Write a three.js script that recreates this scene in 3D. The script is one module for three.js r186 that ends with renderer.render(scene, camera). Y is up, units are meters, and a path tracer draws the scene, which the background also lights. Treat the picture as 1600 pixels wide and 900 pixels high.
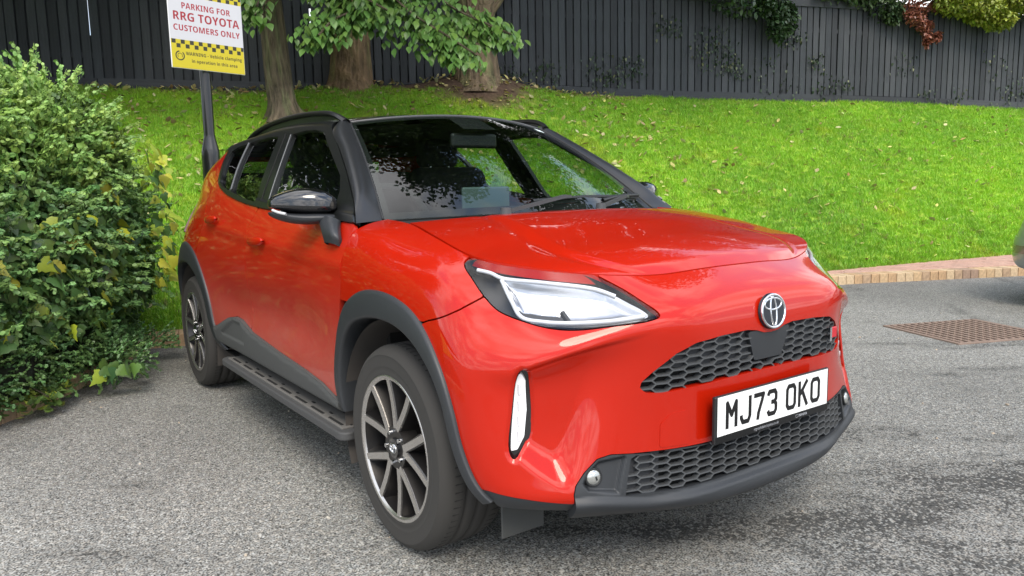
import * as THREE from 'three';
import { mergeGeometries } from 'three/addons/utils/BufferGeometryUtils.js';
import { RoundedBoxGeometry } from 'three/addons/geometries/RoundedBoxGeometry.js';
import { ImprovedNoise } from 'three/addons/math/ImprovedNoise.js';

// ---------------------------------------------------------------- camera, sky, sun, exposure
const scene = new THREE.Scene();
const camera = new THREE.PerspectiveCamera(41.7, 16 / 9, 0.05, 400);
camera.position.set(2.0752, 1.1413, 1.8655);
{
  const yaw = 215.3559 * Math.PI / 180, pitch = -7.6832 * Math.PI / 180, roll = -1.1452 * Math.PI / 180;
  const f = new THREE.Vector3(Math.cos(pitch) * Math.cos(yaw), Math.sin(pitch), Math.cos(pitch) * Math.sin(yaw));
  camera.up.set(0, 1, 0);
  camera.lookAt(camera.position.clone().add(f));
  camera.rotateZ(roll);
}
scene.add(camera);

function rng(seed) { let a = seed >>> 0; return () => { a = (a + 0x6D2B79F5) | 0; let t = Math.imul(a ^ (a >>> 15), 1 | a); t = (t + Math.imul(t ^ (t >>> 7), 61 | t)) ^ t; return ((t ^ (t >>> 14)) >>> 0) / 4294967296; }; }
const noise3 = new ImprovedNoise();
const fbm = (x, y, z, o = 4) => { let s = 0, a = 0.5; for (let i = 0; i < o; i++) { s += a * noise3.noise(x, y, z); x *= 2.03; y *= 2.03; z *= 2.03; a *= 0.5; } return s; };
const sstep = (a, b, x) => { const t = Math.max(0, Math.min(1, (x - a) / (b - a))); return t * t * (3 - 2 * t); };
const lerp = (a, b, t) => a + (b - a) * t;

// bright broken cloud with a few blue gaps, lit from high behind the camera
const SUN = new THREE.Vector3(0.56, 0.76, 0.26).normalize();
{
  const w = 1024, h = 512, data = new Float32Array(w * h * 4);
  for (let j = 0; j < h; j++) for (let i = 0; i < w; i++) {
    const el = ((j + 0.5) / h - 0.5) * Math.PI, az = ((i + 0.5) / w - 0.5) * 2 * Math.PI;
    const d = [Math.cos(el) * Math.cos(az), Math.sin(el), Math.cos(el) * Math.sin(az)];
    const k = 1.6 / (Math.max(0, d[1]) + 0.42);
    const n = fbm(d[0] * k * 1.3 + 3.1, d[2] * k * 1.3 - 1.7, 0.6, 6), m = fbm(d[0] * k * 3.1, d[2] * k * 3.1, 4.2, 5);
    const cover = sstep(-0.22, 0.10, n + 0.35 * m), shade = 0.78 + 0.75 * sstep(-0.3, 0.5, n * 0.6 + m);
    const glow = 1 + 1.3 * Math.pow(Math.max(0, d[0] * SUN.x + d[1] * SUN.y + d[2] * SUN.z), 6);
    const up = Math.max(0, d[1]), blue = [0.30 + 0.25 * (1 - up), 0.48 + 0.22 * (1 - up), 0.86], cl = [1.0, 1.0, 1.02];
    const o = (j * w + i) * 4, S = d[1] < -0.02 ? 0.35 : 1;
    for (let c = 0; c < 3; c++) data[o + c] = S * SKY_LEVEL() * lerp(blue[c], cl[c] * shade * glow, cover);
    data[o + 3] = 1;
  }
  const t = new THREE.DataTexture(data, w, h, THREE.RGBAFormat, THREE.FloatType);
  t.mapping = THREE.EquirectangularReflectionMapping; t.magFilter = THREE.LinearFilter; t.minFilter = THREE.LinearFilter; t.needsUpdate = true;
  scene.background = t; scene.environment = t;
}
function SKY_LEVEL() { return 0.95; }
const sun = new THREE.DirectionalLight(0xfff1dc, 1.4);
sun.position.copy(SUN).multiplyScalar(30); sun.target.position.set(-1.5, 0, -1.5);
sun.castShadow = true; sun.shadow.radius = 45; sun.shadow.mapSize.set(2048, 2048);
Object.assign(sun.shadow.camera, { left: -16, right: 16, top: 16, bottom: -16, near: 1, far: 80 });
scene.add(sun, sun.target);

const renderer = new THREE.WebGLRenderer({ antialias: true });
renderer.setSize(1024, 576);
renderer.toneMapping = THREE.LinearToneMapping;
renderer.toneMappingExposure = 1.7;
renderer.outputColorSpace = THREE.SRGBColorSpace;
renderer.shadowMap.enabled = true;
// ---------------------------------------------------------------- helpers
const taken = new Map();
function numbered(n) { const k = taken.get(n) || 0; taken.set(n, k + 1); return k ? `${n}_${String(k).padStart(3, '0')}` : n; }
const rgb = (r, g, b) => new THREE.Color().setRGB(r, g, b);
function std(color, roughness, metalness = 0, extra = {}) { return new THREE.MeshStandardMaterial({ color: rgb(...color), roughness, metalness, side: THREE.DoubleSide, ...extra }); }
function phys(color, roughness, metalness = 0, extra = {}) { return new THREE.MeshPhysicalMaterial({ color: rgb(...color), roughness, metalness, side: THREE.DoubleSide, ...extra }); }
function tidy(g) {
  const o = new THREE.BufferGeometry(), s = g.index ? g.toNonIndexed() : g;
  o.setAttribute('position', s.getAttribute('position'));
  if (!s.getAttribute('normal')) s.computeVertexNormals();
  o.setAttribute('normal', s.getAttribute('normal'));
  o.setAttribute('uv', s.getAttribute('uv') || new THREE.BufferAttribute(new Float32Array(s.getAttribute('position').count * 2), 2));
  return o;
}
function join(gs) { gs = [].concat(gs); return gs.length === 1 ? gs[0] : mergeGeometries(gs.map(tidy)); }
function mesh(name, gs, mat, parent) {
  const m = new THREE.Mesh(join(gs), mat); m.name = parent === scene ? numbered(name) : name; m.castShadow = m.receiveShadow = true; parent.add(m); return m;
}
function tag(o, label, category, group, kind) { if (label) o.userData.label = label; if (category) o.userData.category = category; if (group) o.userData.group = group; if (kind) o.userData.kind = kind; return o; }
function thing(name, pos, turn = 0) { const g = new THREE.Group(); g.name = numbered(name); g.position.set(...pos); g.rotation.y = turn; scene.add(g); return g; }
const box = (w, h, d, x = 0, y = 0, z = 0) => new THREE.BoxGeometry(w, h, d).translate(x, y, z);
const rbox = (w, h, d, x = 0, y = 0, z = 0, r = 0.01, seg = 2) => new RoundedBoxGeometry(w, h, d, seg, Math.min(r, w / 2.01, h / 2.01, d / 2.01)).translate(x, y, z);
const V3 = (a) => new THREE.Vector3(...a);
const tube = (pts, r, seg = 24, rad = 8, closed = false) => new THREE.TubeGeometry(new THREE.CatmullRomCurve3(pts.map(V3), closed), seg, r, rad, closed);
const mirrorZ = (g) => {                                              // the same shape on the other side of the middle
  const n = tidy(g).clone(), p = n.attributes.position, m = n.attributes.normal, u = n.attributes.uv;
  for (let i = 0; i < p.count; i++) { p.setZ(i, -p.getZ(i)); m.setZ(i, -m.getZ(i)); }
  for (let i = 0; i < p.count; i += 3) for (const at of [p, m, u]) for (let k = 0; k < at.itemSize; k++) { const a = at.array, x = a[(i + 1) * at.itemSize + k]; a[(i + 1) * at.itemSize + k] = a[(i + 2) * at.itemSize + k]; a[(i + 2) * at.itemSize + k] = x; }
  return n;
};
const both = (g) => mergeGeometries([tidy(g), mirrorZ(g)]);
// grid of points -> sheet
function gridGeo(nu, nv, f, flip = false) {
  const p = [], uv = [], ix = [];
  for (let i = 0; i <= nu; i++) for (let j = 0; j <= nv; j++) { p.push(...f(i / nu, j / nv)); uv.push(i / nu, j / nv); }
  for (let i = 0; i < nu; i++) for (let j = 0; j < nv; j++) { const a = i * (nv + 1) + j, b = a + nv + 1; if (flip) ix.push(a, b, a + 1, b, b + 1, a + 1); else ix.push(a, a + 1, b, b, a + 1, b + 1); }
  const g = new THREE.BufferGeometry(); g.setAttribute('position', new THREE.Float32BufferAttribute(p, 3)); g.setAttribute('uv', new THREE.Float32BufferAttribute(uv, 2)); g.setIndex(ix); g.computeVertexNormals(); return g;
}
// straight bar between two points with a rectangular section
function bar(a, b, w, h, up = [0, 1, 0]) {
  const A = V3(a), B = V3(b), d = B.clone().sub(A), l = d.length(); d.normalize();
  const u = V3(up), s = new THREE.Vector3().crossVectors(u, d).normalize(), t = new THREE.Vector3().crossVectors(d, s);
  const g = new THREE.BoxGeometry(w, h, l); g.applyMatrix4(new THREE.Matrix4().makeBasis(s, t, d).setPosition(A.add(B).multiplyScalar(0.5))); return g;
}
// ---------------------------------------------------------------- asphalt
const curve = (pts) => new THREE.CatmullRomCurve3(pts.map(([x, z]) => new THREE.Vector3(x, 0, z)), false, 'centripetal');
// kerb foot, from the shrub bed on the left round behind the car to the far right
const kerbLeft = curve([[-.2, 3.75], [-1.3, 2.75], [-2.40, 1.845], [-2.62, 1.66], [-3.2, 1.27], [-3.92, .90]]);
const kerbBack = curve([[-3.92, .90], [-3.855, .66], [-3.60, -.55], [-3.14, -2.75], [-2.53, -5.62], [-2.06, -6.70], [-1.53, -7.87], [-.75, -9.6], [.9, -13.2]]);
const grassEdge = (z) => { const k = [[9, -5.6], [3, -4.7], [.9, -4.12], [-.6, -3.83], [-2.75, -3.42], [-5.4, -2.98], [-6.3, -2.82], [-7.8, -2.55], [-9.6, -2.2], [-13, -1.1], [-20, 1.5], [-30, 5]]; for (let i = 1; i < k.length; i++) if (z >= k[i][0]) { const t = (z - k[i - 1][0]) / (k[i][0] - k[i - 1][0]); return lerp(k[i - 1][1], k[i][1], t); } return 5; };
const fenceX = (z) => -9.98 - .368 * z;
const KH = .105;                                                     // kerb height
{
  const N = 2048, size = 7.2, col = new Uint8Array(N * N * 4), hgt = new Uint8Array(N * N * 4), cell = 2.45, G = Math.ceil(N / cell) + 2, r = rng(11);
  const gx = new Float32Array(G * G), gy = new Float32Array(G * G), gv = new Float32Array(G * G), gt = new Float32Array(G * G);
  for (let i = 0; i < G * G; i++) { gx[i] = r(); gy[i] = r(); gv[i] = r(); gt[i] = r(); }
  const P = new Float32Array(257 * 257 * 3);                          // large patches and streaks, sampled coarsely
  for (let j = 0; j <= 256; j++) for (let i = 0; i <= 256; i++) {
    const X = -4.6 + size * i / 256, Z = -3.9 + size * j / 256, u = X * .578 - Z * .816, v = X * .816 + Z * .578, o = (j * 257 + i) * 3;
    const zone = sstep(1.5, .3, Math.hypot((X - .62) / 1.15, (Z + .55) / 1.5)) * .75 + sstep(1.2, .2, Math.hypot((X + 2.6) / .9, (Z - 1.2) / .35)) * .55 + sstep(1.0, .3, Math.hypot((X - 1.05) / .6, (Z - .45) / .5)) * .55 + sstep(1.3, .5, Math.abs(X + .75) / .9) * sstep(-3.0, -1.9, -Z) * 0;
    P[o] = zone * .36 - .05 - .16 * sstep(.2, 1.0, Z + .25 * (X + 1.2)) + fbm(u * .75, v * 2.8, 1.3, 5) * .85; P[o + 1] = fbm(X * .7, Z * .7, 7.1, 4); P[o + 2] = fbm(u * 5, v * 12, 3.3, 3);
  }
  const S = (x, y, c) => { const i = Math.min(255, x | 0), j = Math.min(255, y | 0), a = x - i, b = y - j, o = (j * 257 + i) * 3 + c; return lerp(lerp(P[o], P[o + 3], a), lerp(P[o + 771], P[o + 774], a), b); };
  for (let y = 0; y < N; y++) for (let x = 0; x < N; x++) {
    const cx = x / cell, cy = y / cell, ix = cx | 0, iy = cy | 0; let d1 = 9, d2 = 9, id = 0;
    for (let b = -1; b <= 1; b++) for (let a = -1; a <= 1; a++) { const k = Math.max(0, iy + b) * G + Math.max(0, ix + a), dx = ix + a + gx[k] - cx, dy = iy + b + gy[k] - cy, d = (dx * dx + dy * dy) * (1 + gt[k]); if (d < d1) { d2 = d1; d1 = d; id = k; } else if (d < d2) d2 = d; }
    const edge = Math.sqrt(d2) - Math.sqrt(d1), px = x / N * 256, py = y / N * 256;
    const worn = S(px, py, 0), tone = S(px, py, 1), fine = S(px, py, 2);
    const lost = sstep(.04, .20, worn + .40 * (gv[id] - .5) + .40 * fine - .10);   // stones worn out of the surface
    let v = (.40 + .20 * Math.pow(gv[id], 1.6)) * sstep(-.05, .30, edge) + .09;
    v = v * (1 + .22 * tone) * lerp(1, gv[id] > .76 ? .84 : .50, lost) + .022;
    const w = gt[id], o = (y * N + x) * 4;
    col[o] = 255 * Math.min(1, v * (.985 + .04 * w)); col[o + 1] = 255 * Math.min(1, v); col[o + 2] = 255 * Math.min(1, v * (.985 - .04 * w)); col[o + 3] = 255;
    const h = 255 * (.25 + .6 * sstep(0, .5, edge) * (.5 + .5 * gv[id])) * lerp(1, .5, lost); hgt[o] = hgt[o + 1] = hgt[o + 2] = h; hgt[o + 3] = 255;
  }
  const tex = (d, s) => { const t = new THREE.DataTexture(d, N, N); t.wrapS = t.wrapT = THREE.MirroredRepeatWrapping; t.magFilter = THREE.LinearFilter; t.minFilter = THREE.LinearMipmapLinearFilter; t.generateMipmaps = true; t.anisotropy = 8; if (s) t.colorSpace = THREE.SRGBColorSpace; t.needsUpdate = true; return t; };
  const lines = (a, b, s, far) => { const o = []; for (let q = -far; q < a; q += 8) o.push(q); for (let q = a; q <= b; q += s) o.push(q); for (let q = b + 8; q <= far; q += 8) o.push(q); return o; };
  const xs = lines(-5, 3, .1, 100), zs = lines(-10, 4, .1, 100), p = [], uv = [], ix = [];
  for (const x of xs) for (const z of zs) { const h = Math.abs(x) < 9 && Math.abs(z) < 12 ? .006 * fbm(x * .9, 0, z * .9, 3) : 0; p.push(x, h + .008, z); uv.push((x + 4.6) / size, (z + 3.9) / size); }
  for (let i = 0; i < xs.length - 1; i++) for (let j = 0; j < zs.length - 1; j++) { const a = i * zs.length + j, b = a + zs.length; ix.push(a, a + 1, b, b, a + 1, b + 1); }
  const g = new THREE.BufferGeometry(); g.setAttribute('position', new THREE.Float32BufferAttribute(p, 3)); g.setAttribute('uv', new THREE.Float32BufferAttribute(uv, 2)); g.setIndex(ix); g.computeVertexNormals();
  tag(mesh('asphalt', g, new THREE.MeshStandardMaterial({ map: tex(col, true), bumpMap: tex(hgt, false), bumpScale: .004, roughness: .92 }), scene), 'worn grey asphalt of the car park with darker patches', 'asphalt', null, 'structure');
}
// ---------------------------------------------------------------- kerb, pavers, bed soil, bank
const brickMats = [[.56, .40, .235], [.52, .35, .20], [.58, .44, .28], [.44, .31, .20], [.36, .25, .18]].map((c) => grainy(c, .9)), pinkMats = [[.52, .32, .25], [.49, .30, .235], [.55, .35, .275], [.46, .29, .23]].map((c) => grainy(c, .9));
function grainy(c, rough) {
  const N = 64, d = new Uint8Array(N * N * 4), r = rng((c[0] * 9999) | 0);
  const enc = (v) => 255 * Math.pow(Math.max(0, Math.min(1, v)), 1 / 2.2);
  for (let y = 0; y < N; y++) for (let x = 0; x < N; x++) { const o = (y * N + x) * 4, k = 1 + .45 * fbm(x * .07, y * .07, c[1] * 50, 4) + .30 * (r() - .5); for (let q = 0; q < 3; q++) d[o + q] = enc(c[q] * k); d[o + 3] = 255; }
  const t = new THREE.DataTexture(d, N, N); t.wrapS = t.wrapT = THREE.RepeatWrapping; t.magFilter = THREE.LinearFilter; t.colorSpace = THREE.SRGBColorSpace; t.needsUpdate = true;
  return new THREE.MeshStandardMaterial({ map: t, roughness: rough });
}
const kerb = new THREE.Group(); kerb.name = numbered('kerb'); scene.add(kerb); tag(kerb, 'low kerb of upright buff bricks round the car park edge', 'kerb', null, 'structure');
{
  const shapes = [0, 1, 2].map((i) => rbox(.098, .16, .20, 0, 0, 0, .006, 1)), r = rng(5);
  const run = (c, from, to) => { const L = c.getLength(), n = Math.floor(L / .104); for (let i = 0; i < n; i++) { const u = (i + .5) / n; if (u < from || u > to) continue; const p = c.getPointAt(u), t = c.getTangentAt(u), m = new THREE.Mesh(shapes[i % 3], brickMats[Math.min(4, (r() * 4 + (p.z < -7 ? 1.5 * r() : 0)) | 0)]); m.name = 'brick'; m.castShadow = m.receiveShadow = true; m.position.set(p.x + t.z * .10, KH - .08 + (r() - .5) * .006, p.z - t.x * .10); m.rotation.set(0, Math.atan2(-t.z, t.x) + (r() - .5) * .03, (r() - .5) * .015); kerb.add(m); } };
  run(kerbLeft, 0, 1); run(kerbBack, 0, .98);
}
const mound = (x, z) => .30 * Math.exp(-(((x + 8.0) / 1.0) ** 2 + ((z + 4.75) / .9) ** 2)) + .14 * Math.exp(-(((x + 8.6) / .8) ** 2 + ((z + 2.9) / .8) ** 2)) + .1 * Math.exp(-(((x + 7.6) / .5) ** 2 + ((z + 1.5) / .5) ** 2));
const fenceBase = (z) => 2.60 + .02 * Math.sin(z * .9) - .0185 * Math.max(0, -6 - z);
function lawnY(x, z) {
  const a = grassEdge(z), b = fenceX(z), t = (a - x) / (a - b);
  if (t <= 0) return KH; if (t >= 1) return fenceBase(z) + .02;
  return KH + (fenceBase(z) + .02 - KH) * Math.pow(t, .86) + .03 * fbm(x * .8, 1, z * .8, 3) * Math.min(1, t * 6) + mound(x, z);
}
// how bare the bank is: under the trees and in a strip along the fence
const bareAt = (x, z) => Math.min(1, sstep(.06, .20, mound(x, z) + .05 * fbm(x * 2, 3, z * 2, 3)) + .9 * sstep(.45, .05, x - fenceX(z) + .25 * fbm(x * 2, 8, z * 2, 3)) * (z > -7.5 ? 1 : .35));
const litterMap = (() => {
  const N = 512, d = new Uint8Array(N * N * 4), r = rng(77);
  for (let y = 0; y < N; y++) for (let x = 0; x < N; x++) { const o = (y * N + x) * 4, k = .5 + .5 * r(), n = fbm(x * .05, y * .05, 2, 4); const v = .55 + .4 * k + .35 * n; d[o] = d[o + 1] = d[o + 2] = 255 * Math.max(.1, Math.min(1, v)); d[o + 3] = 255; }
  const t = new THREE.DataTexture(d, N, N); t.wrapS = t.wrapT = THREE.RepeatWrapping; t.magFilter = THREE.LinearFilter; t.colorSpace = THREE.SRGBColorSpace; t.needsUpdate = true; return t;
})();
const soilMat = grainy([.075, .048, .032], .95);
{
  const zs = []; for (let z = 12; z >= -30; z -= (z < 4 && z > -17 ? .25 : 1)) zs.push(z);
  const p = [], uv = [], ix = [], vc = [], M = 60;
  for (const z of zs) for (let j = 0; j <= M; j++) { const x = lerp(grassEdge(z), fenceX(z) - .3, j / M), b = bareAt(x, z); vc.push(lerp(.42, .17, b), lerp(.60, .105, b), lerp(.06, .07, b)); p.push(x, j === 0 ? KH - .03 : lawnY(x, z), z); uv.push(x * .7, z * .7); }
  for (let i = 0; i < zs.length - 1; i++) for (let j = 0; j < M; j++) { const a = i * (M + 1) + j, b = a + M + 1; ix.push(a, b, a + 1, b, b + 1, a + 1); }
  const g = new THREE.BufferGeometry(); g.setAttribute('position', new THREE.Float32BufferAttribute(p, 3)); g.setAttribute('uv', new THREE.Float32BufferAttribute(uv, 2)); g.setAttribute('color', new THREE.Float32BufferAttribute(vc, 3)); g.setIndex(ix); g.computeVertexNormals();
  tag(mesh('lawn', g, new THREE.MeshStandardMaterial({ map: litterMap, vertexColors: true, roughness: 1, side: THREE.DoubleSide }), scene), 'grass bank rising from the kerb to the dark fence', 'lawn', null, 'structure');
  tag(mesh('field', gridGeo(20, 20, (u, v) => { const z = lerp(60, -90, u), x = fenceX(Math.max(-30, Math.min(12, z))) - .28; return [lerp(x, x - 90, v), 2.6 - .2 * v, z]; }), grainy([.05, .07, .025], 1), scene), 'level ground beyond the dark fence', 'ground', null, 'structure');
  tag(mesh('bed_soil', [gridGeo(24, 8, (u, v) => { const q = kerbLeft.getPointAt(u), t = kerbLeft.getTangentAt(u), a = [q.x + t.z * .16, q.z - t.x * .16], b = [lerp(-3.4, -4.5, u) - 0, lerp(5.6, .75, u)]; return [lerp(a[0], b[0], v), KH - .02 + .05 * Math.sin(Math.PI * v), lerp(a[1], b[1], v)]; }),
    gridGeo(30, 2, (u, v) => { const q = kerbBack.getPointAt(u * .40), t = kerbBack.getTangentAt(u * .40); return [lerp(q.x + t.z * .16, grassEdge(q.z) - .1, v), KH - .018, q.z]; })], soilMat, scene), 'bare brown soil behind the kerb under the shrub', 'soil', null, 'structure');
}
const pave = new THREE.Group(); pave.name = numbered('pavement'); scene.add(pave); tag(pave, 'strip of faded pink block pavers between kerb and grass', 'pavement', null, 'structure');
{
  mesh('mortar', gridGeo(40, 2, (u, v) => { const q = kerbBack.getPointAt(lerp(.30, .98, u)), t = kerbBack.getTangentAt(lerp(.30, .98, u)); return [lerp(q.x + t.z * .2, grassEdge(q.z) - .25, v), KH - .012, q.z - t.x * .2]; }), grainy([.36, .25, .20], 1), pave);
  const shape = rbox(.197, .05, .097, 0, 0, 0, .004, 1), L = kerbBack.getLength(), r = rng(8);
  for (let row = 0; row < 14; row++) for (let i = 0; i < L / .202; i++) {
    const u = (i + (row % 2) * .5) * .202 / L; if (u < .42 || u > .80) continue;
    const q = kerbBack.getPointAt(u), t = kerbBack.getTangentAt(u), d = .257 + row * .1015, x = q.x + t.z * d, z = q.z - t.x * d;
    if (x < grassEdge(z) - .06) continue;
    const m = new THREE.Mesh(shape, pinkMats[(r() * 4) | 0]); m.name = 'paver'; m.castShadow = m.receiveShadow = true; m.position.set(x, KH - .022 + (r() - .5) * .004, z); m.rotation.set(0, Math.atan2(-t.z, t.x), 0); pave.add(m);
  }
}
// ---------------------------------------------------------------- scattered copies (nobody could count them)
const UP = new THREE.Vector3(0, 1, 0);
function scatter(name, geo, mat, parent, list) {                     // list of [x, y, z, size, turn, [r, g, b], tilt axis angle]
  const m = new THREE.InstancedMesh(geo, mat, list.length), q = new THREE.Quaternion(), e = new THREE.Euler(), M = new THREE.Matrix4(), c = new THREE.Color();
  list.forEach((k, i) => { e.set(k[6] || 0, k[4], k[7] || 0, 'YXZ'); q.setFromEuler(e); M.compose(new THREE.Vector3(k[0], k[1], k[2]), q, new THREE.Vector3(k[3], k[3], k[3])); m.setMatrixAt(i, M); m.setColorAt(i, c.setRGB(...k[5])); });
  m.name = parent === scene ? numbered(name) : name; m.castShadow = m.receiveShadow = true; parent.add(m); return m;
}
function leafGeo(outline, fold = .18, droop = .25) {                  // outline of the right half, from stalk to tip, in units of the leaf's length
  const p = [], ix = [], n = outline.length;
  for (const [y, w] of outline) { const z = -droop * y * y; p.push(0, z, y, w, z + fold * w, y, -w, z + fold * w, y); }
  for (let i = 0; i < n - 1; i++) { const a = i * 3, b = a + 3; ix.push(a, b, a + 1, b, b + 1, a + 1, a, a + 2, b, b, a + 2, b + 2); }
  const g = new THREE.BufferGeometry(); g.setAttribute('position', new THREE.Float32BufferAttribute(p, 3)); g.setIndex(ix); g.computeVertexNormals(); return g;
}
const leafMat = (rough = .5, tr = .35) => new THREE.MeshPhysicalMaterial({ color: 0xffffff, roughness: rough, transmission: tr, thickness: 0, side: THREE.DoubleSide });
const tint = (r, base, spread) => { const k = 1 + (r() - .5) * spread, w = (r() - .5) * .25; return [base[0] * k * (1 + w), base[1] * k, base[2] * k * (1 - w)]; };
{
  const r = rng(21), p = [], ix = [];
  for (let i = 0; i < 12; i++) {
    const a = r() * 6.3, d = .045 * Math.sqrt(r()), x = d * Math.cos(a), z = d * Math.sin(a), h = .045 + .05 * r(), b = r() * 6.3, l = .015 + .045 * r(), w = .0026 + .0016 * r(), k = p.length / 3, cx = Math.cos(b), cz = Math.sin(b);
    for (const [t, ww] of [[0, 1], [.55, .85], [1, .05]]) { const q = t * t * l; p.push(x + cx * q - cz * w * ww, h * t * (1 - .15 * t), z + cz * q + cx * w * ww, x + cx * q + cz * w * ww, h * t * (1 - .15 * t), z + cz * q - cx * w * ww); }
    ix.push(k, k + 1, k + 2, k + 2, k + 1, k + 3, k + 2, k + 3, k + 4, k + 4, k + 3, k + 5);
  }
  const tuft = new THREE.BufferGeometry(); tuft.setAttribute('position', new THREE.Float32BufferAttribute(p, 3)); tuft.setIndex(ix); tuft.computeVertexNormals();
  const list = [], dead = [];
  for (let i = 0; i < 104000; i++) {
    const z = lerp(3.2, -18.5, Math.pow(r(), 1.0)), t = Math.pow(r(), 1.25), x = lerp(grassEdge(z) + .02, fenceX(z), t);
    if (r() < bareAt(x, z)) continue;
    const n = fbm(x * .5, 0, z * .5, 3), dry = sstep(.1, .4, fbm(x * 1.3, 5, z * 1.3, 3));
    const c = tint(r, [.335 + .20 * n + .10 * dry, .60 + .22 * n, .036], .35); if (r() < .03) { c[0] = .3; c[1] = .28; c[2] = .09; }
    list.push([x, lawnY(x, z) - .004, z, .58 + .46 * r(), r() * 6.3, c, (r() - .5) * .5, (r() - .5) * .5]);
  }
  tag(scatter('grass', tuft, leafMat(.6, .42), scene, list), 'mown green grass covering the bank below the fence', 'grass', null, 'stuff');
  const lf = leafGeo([[0, .02], [.25, .26], [.55, .30], [.8, .16], [1, .0]], .3, -.3);
  for (let i = 0; i < 2300; i++) {
    const near = r(), z = near < .62 ? lerp(1.6, -6.8, r()) : lerp(1, -15, r()), t = near < .62 ? 1 - Math.pow(r(), 1.8) * .75 : 1 - Math.pow(r(), .9), x = lerp(grassEdge(z), fenceX(z) + .05, t);
    dead.push([x, lawnY(x, z) + .015 + .03 * r(), z, .045 + .06 * r(), r() * 6.3, tint(r, r() < .5 ? [.50, .44, .22] : r() < .35 ? [.32, .22, .10] : [.52, .52, .18], .6), (r() - .5) * 1.2, (r() - .5) * 1.2]);
  }
  for (let i = 0; i < 60; i++) { const u = r() * .2, q = kerbBack.getPointAt(u); dead.push([q.x + .1 * r() - .18, KH + .01, q.z, .03 + .03 * r(), r() * 6.3, tint(r, [.20, .12, .06], .7), (r() - .5), (r() - .5)]); }
  const pebbles = []; for (let i = 0; i < 170; i++) pebbles.push([lerp(-3.6, 2.2, r()), .010, lerp(-5, 2.6, r()), .004 + .006 * r() * r(), r() * 6.3, tint(r, [.42, .38, .32], .6), r() * 3, r() * 3]);
  tag(scatter('loose_chippings', new THREE.DodecahedronGeometry(1, 0).scale(1, .7, 1.2), std([1, 1, 1], .9), scene, pebbles), 'loose pale stone chippings lying on the asphalt', 'gravel', null, 'stuff');
  tag(scatter('fallen_leaves', lf, std([1, 1, 1], .8), scene, dead), 'pale dry leaves fallen on the grass under the trees', 'fallen leaves', null, 'stuff');
}
// ---------------------------------------------------------------- fence
{
  const F = new THREE.Group(); F.name = numbered('timber_fence'); scene.add(F);
  tag(F, 'tall dark grey close-board timber fence along the top of the bank', 'fence');
  const mats = [[.044, .051, .059], [.037, .043, .050], [.054, .060, .068], [.041, .047, .054], [.029, .033, .039]].map((c) => grainy(c, .82));
  const shapes = [0, 1, 2, 3].map((i) => rbox(.104 + .003 * i, 1, .018, 0, .5, 0, .004, 1)), back = box(.12, 1, .016, 0, .5, 0), r = rng(31), pitch = .1285;
  const base = fenceBase, nx = Math.cos(Math.atan2(.368, 1)), nz = Math.sin(Math.atan2(.368, 1));
  const top = (z) => 1.72 + (z < -11.6 ? -.0 : 0) + .02 * Math.sin(z * .35);
  let n = 0;
  for (let z = 3.0; z > -24.2; z -= pitch / Math.sqrt(1 + .368 * .368)) {
    const x = fenceX(z), dx = (r() - .5) * .006, m = new THREE.Mesh(shapes[n % 4], mats[(r() * 5) | 0]); m.name = 'board'; m.castShadow = m.receiveShadow = true;
    m.position.set(x, base(z) + .13, z); m.rotation.set((r() - .5) * .006, Math.PI / 2 - Math.atan2(.368, 1), (r() - .5) * .008); m.scale.set(1, top(z) - .13, 1); F.add(m);
    const zb = z - pitch / 2 / Math.sqrt(1 + .368 * .368), gap = r() < (z > -6.5 ? .10 : .018);
    { const b = new THREE.Mesh(back, mats[(r() * 5) | 0]); b.name = 'backing_board'; b.castShadow = b.receiveShadow = true; b.position.set(fenceX(zb) - .048 * nx, base(zb) + .05, zb - .048 * nz); b.rotation.y = Math.PI / 2 - Math.atan2(.368, 1); b.scale.set(1, gap ? top(zb) * (.30 + .35 * r()) : top(zb) - .05, 1); F.add(b); }
    n++;
  }
  const seg = (z0, z1, y, h, w, off, name) => { const a = [fenceX(z0) + off * nx, y(z0), z0 + off * nz], b = [fenceX(z1) + off * nx, y(z1), z1 + off * nz]; mesh(name, bar(a, b, w, h), mats[(r() * 5) | 0], F); };
  for (let z = 3; z > -24; z -= 2.75) { seg(z - .006, Math.max(-24.2, z - 2.744), (q) => base(q) + .06, .155, .026, .012, 'gravel_board'); seg(z - .004, Math.max(-24.2, z - 2.746), (q) => base(q) + top(q) - .03, .12, .05, .01, 'top_rail'); for (const k of [.45, 1.25]) seg(z, Math.max(-24.2, z - 2.75), (q) => base(q) + k, .07, .035, -.026, 'rail'); }
}
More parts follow.
